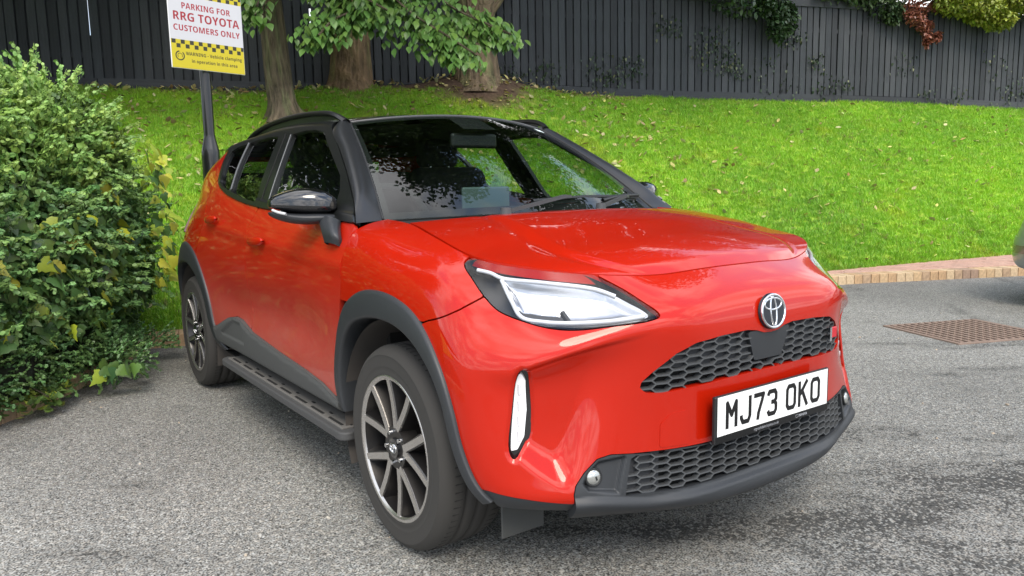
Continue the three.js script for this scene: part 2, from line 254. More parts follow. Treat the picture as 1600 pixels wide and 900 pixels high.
// ---------------------------------------------------------------- trees on the bank
const barkMat = (c, seed) => {
  const N = 256, d = new Uint8Array(N * N * 4), h = new Uint8Array(N * N * 4);
  for (let y = 0; y < N; y++) for (let x = 0; x < N; x++) {
    const a = x / N * 2 * Math.PI, n = fbm(Math.cos(a) * 2.2 + seed, Math.sin(a) * 2.2, y * .022, 5), f = fbm(Math.cos(a) * 7 + seed, Math.sin(a) * 7, y * .02, 4), k = Math.max(.15, 1 + 1.1 * n + .8 * f), o = (y * N + x) * 4, g = sstep(.05, .3, fbm(Math.cos(a) * 1.5, Math.sin(a) * 1.5, y * .01 + seed, 3));
    for (let q = 0; q < 3; q++) { d[o + q] = 255 * Math.pow(Math.min(1, c[q] * k * (q === 1 ? 1 + .25 * g : 1)), 1 / 2.2); h[o + q] = 255 * Math.max(0, Math.min(1, .5 + n + .6 * f)); } d[o + 3] = h[o + 3] = 255;
  }
  const mk = (e, s) => { const t = new THREE.DataTexture(e, N, N); t.wrapS = t.wrapT = THREE.RepeatWrapping; t.magFilter = THREE.LinearFilter; if (s) t.colorSpace = THREE.SRGBColorSpace; t.needsUpdate = true; return t; };
  return new THREE.MeshStandardMaterial({ map: mk(d, true), bumpMap: mk(h, false), bumpScale: .06, roughness: .95 });
};
function limb(pts, seed, flare = 0, seg = 40, rad = 20) {              // pts: [x, y, z, radius]
  const c = new THREE.CatmullRomCurve3(pts.map((p) => new THREE.Vector3(p[0], p[1], p[2]))), fr = c.computeFrenetFrames(seg), R = (u) => { const k = u * (pts.length - 1), i = Math.min(pts.length - 2, k | 0); return lerp(pts[i][3], pts[i + 1][3], k - i); };
  const g = gridGeo(seg, rad, (u, v) => { const i = Math.round(u * seg), p = c.getPoint(u), a = v * 2 * Math.PI, k = 1 + .10 * fbm(Math.cos(a) * 1.6 + seed, Math.sin(a) * 1.6, u * 4, 3) * 2 + flare * Math.max(0, 1 - u * 7) ** 2 * (1 + .5 * Math.cos(a * 3 + seed) + .3 * Math.cos(a * 5 - seed)), r = R(u) * k, N = fr.normals[i], B = fr.binormals[i]; return [p.x + r * (Math.cos(a) * N.x + Math.sin(a) * B.x), p.y + r * (Math.cos(a) * N.y + Math.sin(a) * B.y), p.z + r * (Math.cos(a) * N.z + Math.sin(a) * B.z)]; });
  const uv = g.attributes.uv; for (let i = 0; i < uv.count; i++) uv.setXY(i, uv.getY(i), uv.getX(i) * 2.2); return g;
}
const beechLeaf = leafGeo([[0, .015], [.12, .16], [.32, .285], [.52, .30], [.72, .20], [.88, .085], [1, .0]], .22, .22);
const beechLeafBig = leafGeo([[0, .012], [.06, .09], [.14, .18], [.26, .265], [.40, .305], [.55, .295], [.70, .22], [.83, .125], [.93, .05], [1, .0]], .22, .25);
const crownMat = leafMat(.45, 0);
function crown(tree, cx, cy, cz, rx, ry, rz, n, seed, base, size) {
  const r = rng(seed), list = [], clumps = [];
  for (let i = 0; i < 46; i++) { const a = r() * 6.3, b = Math.acos(2 * r() - 1), k = .45 + .55 * Math.cbrt(r()); clumps.push([cx + rx * k * Math.sin(b) * Math.cos(a), cy + ry * k * Math.cos(b), cz + rz * k * Math.sin(b) * Math.sin(a), .55 + .6 * r(), .75 + .5 * r()]); }
  for (let i = 0; i < n; i++) { const c = clumps[(r() * clumps.length) | 0], a = r() * 6.3, b = Math.acos(2 * r() - 1), k = c[3] * Math.pow(r(), .45); list.push([c[0] + 1.25 * k * Math.sin(b) * Math.cos(a), c[1] + .6 * k * Math.cos(b), c[2] + 1.25 * k * Math.sin(b) * Math.sin(a), size * (.7 + .6 * r()), r() * 6.3, tint(r, base.map((q) => q * c[4]), .5), .5 + (r() - .5) * 1.3, (r() - .5) * 1.1]); }
  return tag(scatter('crown', beechLeaf, crownMat, tree, list), null, null, null, 'stuff');
}
function tree(name, label, pos, trunk, limbs, bark, c) {
  const t = thing(name, [0, 0, 0]); t.position.set(...pos); tag(t, label, 'tree');
  const L = (a) => a.map((p) => [p[0], p[1], p[2], p[3]]);
  mesh('trunk', limb(L(trunk), pos[0], c.flare, 48, 28), bark, t);
  limbs.forEach((l, i) => mesh('limb', limb(L(l), i + pos[2], 0, 24, 12), bark, t));
  if (c.n) crown(t, c.at[0], c.at[1], c.at[2], c.r[0], c.r[1], c.r[2], c.n, c.seed, c.base, c.size);
  return t;
}
const barkGrey = barkMat([.165, .130, .085], 1.7), barkBrown = barkMat([.22, .145, .08], 6.1), barkTan = barkMat([.20, .145, .09], 9.4);
const T1 = [-7.78, lawnY(-7.78, -1.57) - .06, -1.57], T2 = [-8.85, lawnY(-8.85, -2.98) - .26, -2.98], T3 = [-8.02, lawnY(-8.02, -4.72) - .30, -4.72];
const tree1 = tree('leaning_tree', 'slim grey-brown tree trunk nearest the sign, standing on the grass', T1,
  [[0, 0, 0, .19], [-.02, .5, .04, .165], [-.05, 1.4, .09, .15], [-.10, 2.8, .16, .13], [-.1, 4.5, .2, .10], [0, 6.2, .2, .05]],
  [[[-.1, 2.6, .16, .07], [.6, 3.1, -.2, .05], [1.5, 3.3, -.6, .03], [2.3, 3.2, -.9, .012]], [[-.1, 3.4, .2, .06], [-.8, 4.2, .8, .04], [-1.2, 5, 1.4, .02]], [[-.1, 3.0, .2, .06], [.5, 3.6, .9, .035], [1.0, 4.0, 1.6, .015]]], barkGrey,
  { flare: .75, n: 30000, at: [.2, 5.0, 1.0], r: [3.4, 2.2, 4.2], seed: 41, base: [.045, .085, .016], size: .125 });
const tree2 = tree('gnarled_tree', 'thick gnarled trunk with flaking brown bark, middle one of three trees at the fence', T2,
  [[0, 0, 0, .38], [.02, .35, 0, .33], [.0, .9, -.03, .29], [.03, 1.7, -.1, .27], [.1, 3.0, -.1, .23], [.1, 5.0, -.2, .15], [0, 7, -.2, .07]],
  [[[.1, 2.4, -.1, .11], [.8, 3.0, -.4, .08], [1.8, 3.6, -.8, .04]], [[.1, 2.8, -.1, .12], [-.6, 3.7, .5, .07], [-1.4, 4.6, 1.1, .03]]], barkBrown,
  { flare: .38, n: 22000, at: [.4, 5.6, -.1], r: [3.4, 2.3, 3.2], seed: 42, base: [.040, .080, .015], size: .13 });
const tree3 = tree('forked_tree', 'thick tan trunk forking to the right, in a mound of brown leaf litter', T3,
  [[0, 0, 0, .40], [0, .3, 0, .34], [.0, .9, .02, .30], [.04, 1.45, .02, .30], [-.05, 2.4, .25, .20], [-.1, 4.2, .5, .13], [0, 6.0, .6, .06]],
  [[[.02, 1.2, .0, .22], [.18, 1.75, -.35, .19], [.28, 2.4, -.62, .16], [.45, 3.8, -1.1, .11], [.5, 5.4, -1.4, .05]], [[-.05, 2.3, .2, .10], [.7, 3.0, .5, .06], [1.6, 3.5, .7, .02]]], barkTan,
  { flare: .35, n: 20000, at: [.5, 5.4, -.2], r: [3.1, 2.0, 3.1], seed: 43, base: [.046, .090, .017], size: .125 });
tree('leafy_tree', 'tree beyond the shrub at the left, its trunk hidden by the shrub', [-7.4, lawnY(-7.4, 3.9) - .06, 3.9],
  [[0, 0, 0, .22], [.03, .8, .04, .18], [0, 2.0, .1, .15], [.1, 3.6, 0, .11], [0, 5.4, 0, .05]],
  [[[0, 1.9, .1, .08], [.7, 2.6, .5, .05], [1.5, 3.1, .9, .02]], [[.05, 2.6, .05, .07], [-.7, 3.4, -.5, .04], [-1.3, 4.2, -.9, .02]]], barkGrey,
  { flare: .6, n: 24000, at: [.2, 3.9, .6], r: [2.7, 2.3, 2.7], seed: 44, base: [.045, .085, .016], size: .125 });
// big crowns that spread over the bank and, high up, towards the car park; two stand beyond the fence
for (const [x, z, h, seed, cr, lab] of [[-11.0, -7.6, 8.2, 45, [3.6, 2.4, 3.6], 'tall tree beyond the fence, left of the ivy, crown above the picture'], [-9.3, -12.6, 8.0, 46, [3.2, 2.2, 3.4], 'tall tree beyond the fence, behind the red creeper, crown above the picture'], [-11.6, 1.2, 8.0, 47, [3.6, 2.6, 3.8], 'tall tree beyond the left end of the fence, crown above the picture']])
  tree('tall_tree', lab, [x, 2.5, z], [[0, 0, 0, .3], [.05, 1.6, 0, .24], [.1, 3.4, .1, .18], [0, 5.6, 0, .09]], [[[.1, 3.0, .1, .11], [1.0, 4.2, .6, .07], [1.9, 5.0, 1.0, .03]], [[.1, 3.2, .1, .1], [-.9, 4.4, -.6, .06], [-1.6, 5.3, -1.1, .03]]], barkBrown, { flare: .4, n: 24000, at: [.3, h - 3.4, 0], r: cr, seed, base: [.040, .078, .016], size: .15 });
crown(tree3, 3.4, 6.3, .3, 3.2, 1.9, 4.2, 26000, 48, [.045, .088, .017], .15);
mesh('limb', limb([[-.1, 3.6, .45, .13], [1.2, 4.8, .5, .10], [2.6, 5.6, .5, .07], [4.2, 6.3, .3, .03]], 3.3, 0, 24, 12), barkTan, tree3);
// low boughs that hang into the picture: their nearest leaves can be told apart and are parts of the tree
function bough(t, pts, seed, nPart, nRest, spread, base) {
  const c = new THREE.CatmullRomCurve3(pts.map(V3)), r = rng(seed), rest = [], mats = [0, 1, 2, 3, 4].map((i) => { const m = leafMat(.42, .35); m.color.setRGB(...tint(r, base, .5)); return m; });
  mesh('bough', tube(pts, .012, 30, 6), barkGrey, t);
  for (let i = 0; i < nPart + nRest; i++) {
    const u = .04 + .96 * r(), p = c.getPoint(u), side = (r() - .5) * 2, w = spread * (1.0 - .55 * u), x = p.x + side * w * .75 * r() + (r() - .5) * .12, z = p.z - side * w * r() + (r() - .5) * .12, y = p.y + (r() - .62) * (.22 + .25 * (1 - u)) - .12 * Math.abs(side);
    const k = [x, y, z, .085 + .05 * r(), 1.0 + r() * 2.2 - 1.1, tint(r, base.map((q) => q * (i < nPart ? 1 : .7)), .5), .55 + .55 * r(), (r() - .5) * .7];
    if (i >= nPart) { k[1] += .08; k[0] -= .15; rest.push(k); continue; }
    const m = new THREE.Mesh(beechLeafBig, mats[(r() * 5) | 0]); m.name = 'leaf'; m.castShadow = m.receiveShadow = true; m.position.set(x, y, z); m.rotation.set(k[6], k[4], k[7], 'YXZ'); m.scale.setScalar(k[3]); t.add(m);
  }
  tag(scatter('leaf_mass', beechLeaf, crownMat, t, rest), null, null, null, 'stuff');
}
{
  const at = (o) => (p) => [p[0] - o[0], p[1] - o[1], p[2] - o[2]];
  const base = [.135, .275, .055];
  bough(tree2, [[-7.6, 4.4, -2.9], [-6.66, 3.95, -2.87], [-5.97, 3.30, -2.99], [-5.59, 3.04, -3.28], [-5.36, 2.90, -3.46]].map(at(T2)), 61, 112, 700, .62, base);
  bough(tree2, [[-7.6, 4.3, -2.5], [-6.64, 3.82, -2.2], [-6.13, 3.2, -2.56], [-5.75, 2.88, -2.85], [-5.46, 2.64, -3.05]].map(at(T2)), 62, 108, 700, .55, base);
  bough(tree1, [[-7.4, 4.2, -2.4], [-6.36, 3.66, -2.5], [-6.35, 3.26, -2.09], [-6.33, 3.05, -1.69], [-6.32, 2.86, -1.50]].map(at(T1)), 63, 112, 700, .55, base);
  bough(tree1, [[-7.2, 4.1, -1.4], [-6.84, 3.72, -1.16], [-6.76, 3.3, -1.0], [-6.68, 3.08, -.92]].map(at(T1)), 64, 50, 260, .30, base.map((q) => q * .8));
  bough(tree1, [[-7.2, 4.2, -1.9], [-6.7, 3.7, -1.6], [-6.3, 3.4, -1.9], [-6.0, 3.15, -2.2]].map(at(T1)), 65, 60, 500, .5, base.map((q) => q * .85));
}
// ---------------------------------------------------------------- shrubs hanging over the fence, and creepers on it
function overhang(name, label, blobs, n, base, size, seed) {
  const t = thing(name, [blobs[0][0] - 1.0, 2.6, blobs[0][2]]); tag(t, label, 'shrub'); const r = rng(seed), list = [];
  mesh('stem', [tube([[0, 0, 0], [.05, .9, .05], [.4, 1.7, .1], [.95, 1.9, 0]], .03, 20, 6), tube([[0, .3, 0], [-.1, 1.0, -.3], [.2, 1.7, -.5]], .022, 16, 6)], barkGrey, t);
  for (let i = 0; i < n; i++) { const b = blobs[(r() * blobs.length) | 0], a = r() * 6.3, c = Math.acos(2 * r() - 1), k = Math.pow(r(), .4); list.push([b[0] + .38 + b[3] * k * Math.sin(c) * Math.cos(a) - t.position.x, b[1] + b[4] * k * Math.cos(c) - 2.6, b[2] + .14 + b[5] * k * Math.sin(c) * Math.sin(a) - t.position.z, size * (.7 + .7 * r()), r() * 6.3, tint(r, base, .8), .4 + (r() - .5) * 1.6, (r() - .5) * 1.5]); }
  tag(scatter('foliage', beechLeaf, crownMat, t, list), null, null, null, 'stuff'); return t;
}
overhang('hanging_ivy', 'dark green ivy hanging over the fence top above its middle stretch', [[-6.75, 4.20, -9.1, .45, .36, .80], [-6.5, 3.85, -9.75, .16, .40, .22], [-6.6, 3.95, -10.1, .2, .3, .25], [-6.85, 4.6, -8.6, .6, .35, 1.0], [-6.95, 4.42, -8.35, .35, .2, .45], [-6.55, 4.1, -9.5, .15, .22, .18], [-6.9, 5.2, -9.2, .8, .6, 1.4]], 5200, [.028, .060, .020], .075, 71);
overhang('dark_shrub', 'dark green shrub spilling over the fence left of the red creeper', [[-5.95, 4.25, -12.05, .38, .34, .42], [-6.0, 4.65, -11.8, .5, .4, .8], [-6.35, 4.45, -11.0, .35, .22, .5], [-6.1, 4.38, -11.6, .35, .22, .5], [-5.8, 4.1, -12.15, .15, .2, .15], [-6.4, 4.9, -11.4, .5, .4, .6]], 4200, [.045, .08, .03], .075, 72);
overhang('red_creeper', 'reddish brown creeper trailing down the front of the dark fence', [[-5.62, 4.20, -12.5, .20, .16, .42], [-5.57, 4.02, -12.40, .14, .14, .30], [-5.52, 3.88, -12.72, .10, .14, .22], [-5.46, 3.64, -12.70, .06, .14, .07], [-5.42, 3.70, -12.98, .05, .10, .06], [-5.4, 4.40, -13.1, .25, .10, .6], [-5.45, 4.24, -13.0, .14, .08, .30]], 2300, [.22, .075, .045], .06, 73);
overhang('yellow_green_shrub', 'yellow-green shrub leaning over the right end of the fence', [[-5.2, 4.30, -13.2, .40, .26, .60], [-5.0, 4.16, -13.8, .36, .24, .50], [-4.85, 4.00, -14.05, .28, .18, .30], [-4.75, 4.40, -14.6, .42, .24, .6], [-4.5, 4.26, -15.0, .30, .22, .28], [-5.3, 4.65, -14.0, .5, .3, 1.2]], 13000, [.22, .27, .03], .065, 74);
overhang('leafy_shrub', 'mid green foliage behind the fence at its far right end', [[-5.2, 4.75, -14.9, .5, .45, .9], [-5.3, 5.2, -15.8, .6, .7, 1.2], [-5.6, 5.3, -13.6, .6, .5, 1.4]], 6000, [.09, .16, .035], .08, 75);
{
  const r = rng(81), list = []; const iv = leafGeo([[0, .05], [.2, .36], [.45, .28], [.7, .22], [1, 0]], .2, .1);
  const spots = [[-5.35, .22, .30, 50], [-5.9, .30, .34, 70], [-6.9, .30, .5, 130], [-7.3, .45, .3, 60], [-7.9, 1.15, .30, 70], [-8.7, .85, .55, 170], [-9.05, .55, .3, 90], [-10.9, .25, .4, 45], [-12.4, .7, .35, 26], [-12.9, .18, .3, 26], [-11.2, .3, .2, 30], [-13.6, .2, .3, 20], [-14.4, .8, .4, 30], [-14.7, .3, .5, 50], [-9.8, .35, .8, 80], [-10.2, 1.1, .3, 60], [-10.6, .7, .2, 40], [-15.1, .25, .3, 30], [-4.9, .18, .5, 80], [-9.9, 1.45, .25, 80]];
  for (const [z0, y0, w, n] of spots) for (let i = 0; i < n * 1.1; i++) { const z = z0 + (r() + r() - 1) * w, y = y0 + (r() + r() - 1) * w * .8; if (y < .02) continue; list.push([fenceX(z) + .030 + .05 * r(), fenceBase(z) + .02 + y, z + .01, .028 + .035 * r(), r() * 6.3, tint(r, r() < .12 ? [.16, .18, .10] : [.035, .062, .030], .8), .8 + r() * .9, (r() - .5)]); }
  tag(scatter('fence_ivy', iv, leafMat(.5, .2), scene, list), 'small sprigs of ivy growing through the gaps of the fence boards', 'ivy', null, 'stuff');
}
// ---------------------------------------------------------------- the big shrub on the left, grown through with ivy
{
  const S = thing('shrub', [-3.4, KH, 1.9]); tag(S, 'large dense green shrub tangled with ivy at the corner of the kerb', 'shrub');
  const E = [[-3.42, .72, 1.92, .86, .98, .78], [-2.85, .80, 2.62, .95, 1.08, .85], [-3.88, .68, 1.34, .48, .84, .42], [-3.62, 1.25, 1.70, .52, .52, .50], [-3.2, 1.45, 2.15, .55, .45, .55], [-3.3, .30, 1.52, .60, .34, .34], [-2.75, .22, 1.88, .50, .28, .34], [-2.4, .5, 2.5, .5, .6, .6], [-4.5, .6, 2.2, .8, .9, .8], [-3.48, 1.34, 1.47, .44, .48, .40], [-3.02, .14, 1.34, .46, .15, .26], [-3.4, .12, 1.12, .34, .12, .2]];
  const f = (x, y, z) => { let m = 9; for (const e of E) { const q = Math.hypot((x - e[0]) / e[3], (y - e[1]) / e[4], (z - e[2]) / e[5]); m = Math.min(m, (q - 1) * Math.min(e[3], e[4], e[5])); } return m + .10 * fbm(x * 2.1, y * 2.1, z * 2.1, 3) * 1.6; };
  const O = S.position;
  // woody core
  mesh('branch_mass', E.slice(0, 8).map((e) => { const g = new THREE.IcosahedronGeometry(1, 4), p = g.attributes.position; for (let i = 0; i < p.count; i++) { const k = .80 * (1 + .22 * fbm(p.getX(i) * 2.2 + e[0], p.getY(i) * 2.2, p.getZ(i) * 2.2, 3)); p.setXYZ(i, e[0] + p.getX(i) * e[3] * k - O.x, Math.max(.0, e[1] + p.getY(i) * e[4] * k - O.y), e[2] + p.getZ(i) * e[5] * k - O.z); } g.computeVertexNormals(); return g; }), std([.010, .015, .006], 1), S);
  // twigs with pairs of small round leaves
  const r = rng(91), twig = (seed, n, L, ls) => {
    const q = rng(seed), gs = [tube([[0, 0, 0], [.01 * (q() - .5), L * .5, .02 * q()], [.03 * (q() - .5), L, .03 * q()]], .0016, 4, 3)];
    for (let i = 0; i < n; i++) { const t = .12 + .88 * i / (n - 1), a = (i % 2) * Math.PI + q() * 1.2, g = leafGeo([[0, .05], [.25, .36], [.6, .44], [.9, .25], [1, 0]], .12, .1), s = ls * (.75 + .5 * q()); g.scale(s, s, s).rotateX(.5 + .8 * q()).rotateY(a).translate(.03 * t * (q() - .5), L * t, .03 * t * t); gs.push(g); }
    return join(gs);
  };
  const twigs = [twig(1, 15, .13, .029), twig(2, 20, .18, .022), twig(3, 12, .09, .033)];
  const lists = [[], [], []], ivy = [], big = [];
  const dirTo = (n) => { const yaw = Math.atan2(n[0], n[2]), el = Math.acos(Math.max(-1, Math.min(1, n[1]))); return [yaw, el]; };
  const grad = (x, y, z) => { const e = .03, g = [f(x + e, y, z) - f(x - e, y, z), f(x, y + e, z) - f(x, y - e, z), f(x, y, z + e) - f(x, y, z - e)], l = Math.hypot(...g) || 1; return g.map((q) => q / l); };
  let tries = 0;
  while (tries++ < 420000 && lists[0].length + lists[1].length + lists[2].length < 21000) {
    const x = lerp(-5.2, -1.9, r()), y = lerp(KH, 2.0, r()), z = lerp(.85, 3.4, r()), d = f(x, y, z); if (d > .0 || d < -.17) continue;
    const n = grad(x, y, z); if (n[0] * .75 + n[2] * -.5 + n[1] * .5 < -.55) continue;
    const [yaw, el] = dirTo([n[0] + (r() - .5) * 1.5, n[1] + .35 + (r() - .5) * 1.5, n[2] + (r() - .5) * 1.5].map((q, i, a) => q / Math.hypot(...a)));
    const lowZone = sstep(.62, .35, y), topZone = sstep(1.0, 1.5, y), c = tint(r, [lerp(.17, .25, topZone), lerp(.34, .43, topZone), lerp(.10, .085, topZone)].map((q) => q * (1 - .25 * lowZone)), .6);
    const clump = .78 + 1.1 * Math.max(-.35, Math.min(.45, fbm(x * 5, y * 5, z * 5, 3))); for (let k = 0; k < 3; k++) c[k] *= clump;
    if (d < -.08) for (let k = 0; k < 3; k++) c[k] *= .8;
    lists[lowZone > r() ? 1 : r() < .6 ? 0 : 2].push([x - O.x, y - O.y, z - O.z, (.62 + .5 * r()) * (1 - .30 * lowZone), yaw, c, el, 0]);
  }
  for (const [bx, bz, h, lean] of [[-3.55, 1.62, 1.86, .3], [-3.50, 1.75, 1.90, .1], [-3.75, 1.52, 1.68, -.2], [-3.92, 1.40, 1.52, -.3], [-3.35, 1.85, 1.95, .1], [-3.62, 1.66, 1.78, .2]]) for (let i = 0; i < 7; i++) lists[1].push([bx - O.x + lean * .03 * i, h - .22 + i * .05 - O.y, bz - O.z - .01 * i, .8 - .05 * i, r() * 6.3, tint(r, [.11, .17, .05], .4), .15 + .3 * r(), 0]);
  for (let t = 0, m = 0; t < 60000 && m < 1100; t++) {               // sprigs that stand out of the outline
    const x = lerp(-4.8, -2.0, r()), y = lerp(.4, 2.0, r()), z = lerp(.8, 2.9, r()), d = f(x, y, z); if (d > .035 || d < -.01) continue;
    const n = grad(x, y, z), [yaw, el] = dirTo([n[0] + (r() - .5) * .8, n[1] + .3 + (r() - .5) * .6, n[2] + (r() - .5) * .8].map((q, i, a) => q / Math.hypot(...a)));
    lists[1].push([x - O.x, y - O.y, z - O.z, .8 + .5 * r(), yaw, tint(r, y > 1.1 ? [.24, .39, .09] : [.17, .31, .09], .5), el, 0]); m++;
  }
  twigs.forEach((g, i) => tag(scatter('twig_mass', g, leafMat(.45, 0), S, lists[i]), null, null, null, 'stuff'));
  // ivy: the nearest leaves are parts, the rest one mass
  const ivyLeaf = (() => { const s = [[0, 0], [.10, -.10], [.34, -.06], [.52, .16], [.36, .28], [.34, .46], [.16, .62], [0, 1.0]], p = [0, .2, .03], ix = [], pts = [...s, ...s.slice(1, -1).reverse().map(([a, b]) => [-a, b])]; for (const [a, b] of pts) p.push(a, b, -.16 * b * b - .10 * Math.abs(a)); for (let i = 0; i < pts.length; i++) ix.push(0, 1 + i, 1 + (i + 1) % pts.length); const g = new THREE.BufferGeometry(); g.setAttribute('position', new THREE.Float32BufferAttribute(p, 3)); g.setIndex(ix); g.computeVertexNormals(); return g; })();
  const greens = [[.060, .135, .038], [.085, .175, .045], [.050, .110, .036], [.12, .22, .045]], yell = [[.46, .52, .04], [.52, .52, .06], [.36, .48, .05]];
  const gm = greens.map((c) => { const m = leafMat(.36, .25); m.color.setRGB(...c); return m; }), ym = yell.map((c) => { const m = leafMat(.45, .3); m.color.setRGB(...c); return m; });
  const C = camera.position; let parts = 0; tries = 0;
  const zone = (x, y, z) => { const b = fbm(x * 1.7 + 3, y * 1.7, z * 1.7, 3); return (y < 1.02 && y > .38 && b > -.22) || b > .26; };
  while (tries++ < 300000 && ivy.length < 950) {
    const x = lerp(-4.5, -2.0, r()), y = lerp(.15, 1.75, r()), z = lerp(.85, 2.9, r()), d = f(x, y, z); if (d > .05 || d < -.03 || !zone(x, y, z)) continue;
    const n = grad(x, y, z); if (n[0] * .8 + n[2] * -.2 + .2 * n[1] < .1 && r() < .8) continue;
    ivy.push([x, y, z, n]);
  }
  for (let i = 0; i < 84; i++) { const k = r(); ivy.unshift([-3.26 - .35 * r(), .55 + .90 * k, .78 + .12 * r() + .12 * Math.abs(k - .5), [.6, .3, -.7], 1]); }
  const rest = [];
  ivy.forEach(([x, y, z, n, strand], i) => {
    const yellow = strand ? r() < .75 : r() < .17, s = (strand ? .055 : .060) + .050 * r(), yaw = Math.atan2(n[0] + (r() - .5) * 1.5, n[2] + (r() - .5) * 1.5), pitch = .15 - 1.25 * r(), roll = Math.PI + (r() - .5) * 2.0;
    if (parts < 290) { const m = new THREE.Mesh(ivyLeaf, yellow ? ym[(r() * 3) | 0] : gm[(r() * 4) | 0]); m.name = 'ivy_leaf'; m.castShadow = m.receiveShadow = true; m.position.set(x - O.x + n[0] * .055, y - O.y, z - O.z + n[2] * .055); m.rotation.set(pitch, yaw, roll, 'YXZ'); m.scale.setScalar(s); S.add(m); parts++; }
    else rest.push([x - O.x + n[0] * .04, y - O.y, z - O.z + n[2] * .04, s, yaw, tint(r, yellow ? yell[0] : greens[(r() * 4) | 0], .5), pitch, roll]);
  });
  tag(scatter('ivy_mass', ivyLeaf, leafMat(.36, .25), S, rest), null, null, null, 'stuff');
  mesh('ivy_stem', [[[-3.9, 1.0, 1.1], [-4.0, .85, .98], [-4.05, .62, .93]], [[-3.6, .62, 1.2], [-3.7, .55, 1.05], [-3.86, .42, .95]]].map((p) => tube(p.map((q) => [q[0] - O.x, q[1] - O.y, q[2] - O.z]), .004, 12, 5)), barkBrown, S);
  // low creeping plant at the kerb
  const W = thing('creeping_plant', [-2.55, KH, 1.75]), wl = []; tag(W, 'small light green creeping plant on the kerb under the shrub', 'plant');
  for (let i = 0; i < 420; i++) { const a = r() * 6.3, k = Math.sqrt(r()); wl.push([.26 * k * Math.cos(a) - .02, .0 + .12 * (1 - k) * r() - .06 * k * (r() < .4), .22 * k * Math.sin(a) - .02, .03 + .025 * r(), r() * 6.3, tint(r, r() < .25 ? [.25, .33, .04] : [.10, .18, .04], .5), .5 + r(), 0]); }
  tag(scatter('foliage', ivyLeaf, leafMat(.45, .3), W, wl), null, null, null, 'stuff');
  mesh('stem', [tube([[0, 0, 0], [.08, .05, -.05], [.2, .02, -.12]], .004, 10, 5), tube([[0, 0, 0], [-.09, .06, .05], [-.2, .03, .1]], .004, 10, 5)], barkGrey, W);
}
// ---------------------------------------------------------------- lamp post and sign
{
  const P = thing('lamp_post', [-3.97, KH, .345]); tag(P, 'black tapered metal post standing behind the red car', 'post');
  const black = phys([.012, .013, .014], .3, .2, { clearcoat: .5 });
  mesh('post_base', new THREE.LatheGeometry([[.085, -.1], [.085, .02], [.068, .04], [.066, 1.30], [.066, 1.335], [.060, 1.36], [.042, 1.44], [.041, 1.46]].map(([r, y]) => new THREE.Vector2(r, y)), 32), black, P);
  mesh('shaft', new THREE.CylinderGeometry(.034, .040, 3.2, 28).translate(0, 3.05, 0), black, P);
  mesh('access_door', rbox(.004, .36, .07, .066, .72, 0, .002), black, P);
  const S = thing('parking_sign', [-3.905, 2.378, .325], Math.PI / 2 + .27); tag(S, 'white and yellow parking notice with red lettering fixed to the black post', 'sign');
  const w = .578, h = .705, cv = document.createElement('canvas'); cv.width = 1024; cv.height = 1280; const x = cv.getContext('2d'), k = 1024 / w;
  x.fillStyle = '#f4f5f8'; x.fillRect(0, 0, 1024, 1280); x.fillStyle = '#f2df1c'; x.fillRect(0, 0, 1024, 355); x.fillRect(0, 918, 1024, 362);
  x.fillStyle = '#3c3a1c'; for (let i = 0; i < 17; i++) for (const [row, o] of [[918, 0], [971, 1], [249, 0], [302, 1]]) if ((i + o) % 2 === 0) x.fillRect(10 + i * 61, row, 54, 53);
  x.textAlign = 'center'; x.textBaseline = 'alphabetic';
  const text = (s, y, px, wd, col, wt = '') => { x.font = `${wt} ${px}px sans-serif`; x.fillStyle = col; const m = x.measureText(s).width; x.save(); x.translate(512, y); x.scale(wd / m, 1); x.fillText(s, 0, 0); x.restore(); };
  text('PARKING FOR', 516, 108, 690, '#c02836', 'bold'); text('RRG TOYOTA', 668, 150, 940, '#bd1f2d', 'bold'); text('CUSTOMERS ONLY', 802, 108, 940, '#c02836', 'bold');
  x.font = 'bold 60px sans-serif'; x.fillStyle = '#35330f'; x.textAlign = 'left'; x.fillText('WARNING - Vehicle clamping', 190, 1110, 800); x.fillText('in operation in this area', 260, 1200, 660);
  x.lineWidth = 16; x.strokeStyle = '#4a4720'; x.beginPath(); x.arc(110, 1125, 55, -.9, 4.6); x.stroke(); x.beginPath(); x.arc(110, 1125, 30, 2.4, 6.9); x.lineWidth = 8; x.stroke();
  const t = new THREE.CanvasTexture(cv); t.colorSpace = THREE.SRGBColorSpace; t.anisotropy = 8;
  mesh('sign_panel', rbox(w, h, .010, 0, 0, 0, .004), std([.75, .76, .78], .4), S);
  mesh('sign_face', new THREE.PlaneGeometry(w - .008, h - .008).translate(0, 0, .0062), std([.62, .62, .63], .35, 0, { map: t }), S);
  for (const y of [-.2, .2]) mesh('clamp', [rbox(.16, .03, .012, 0, y, -.012, .003), new THREE.TorusGeometry(.043, .006, 6, 24).rotateX(Math.PI / 2).translate(0, y, -.060)], std([.3, .3, .31], .4, .8), S);
}
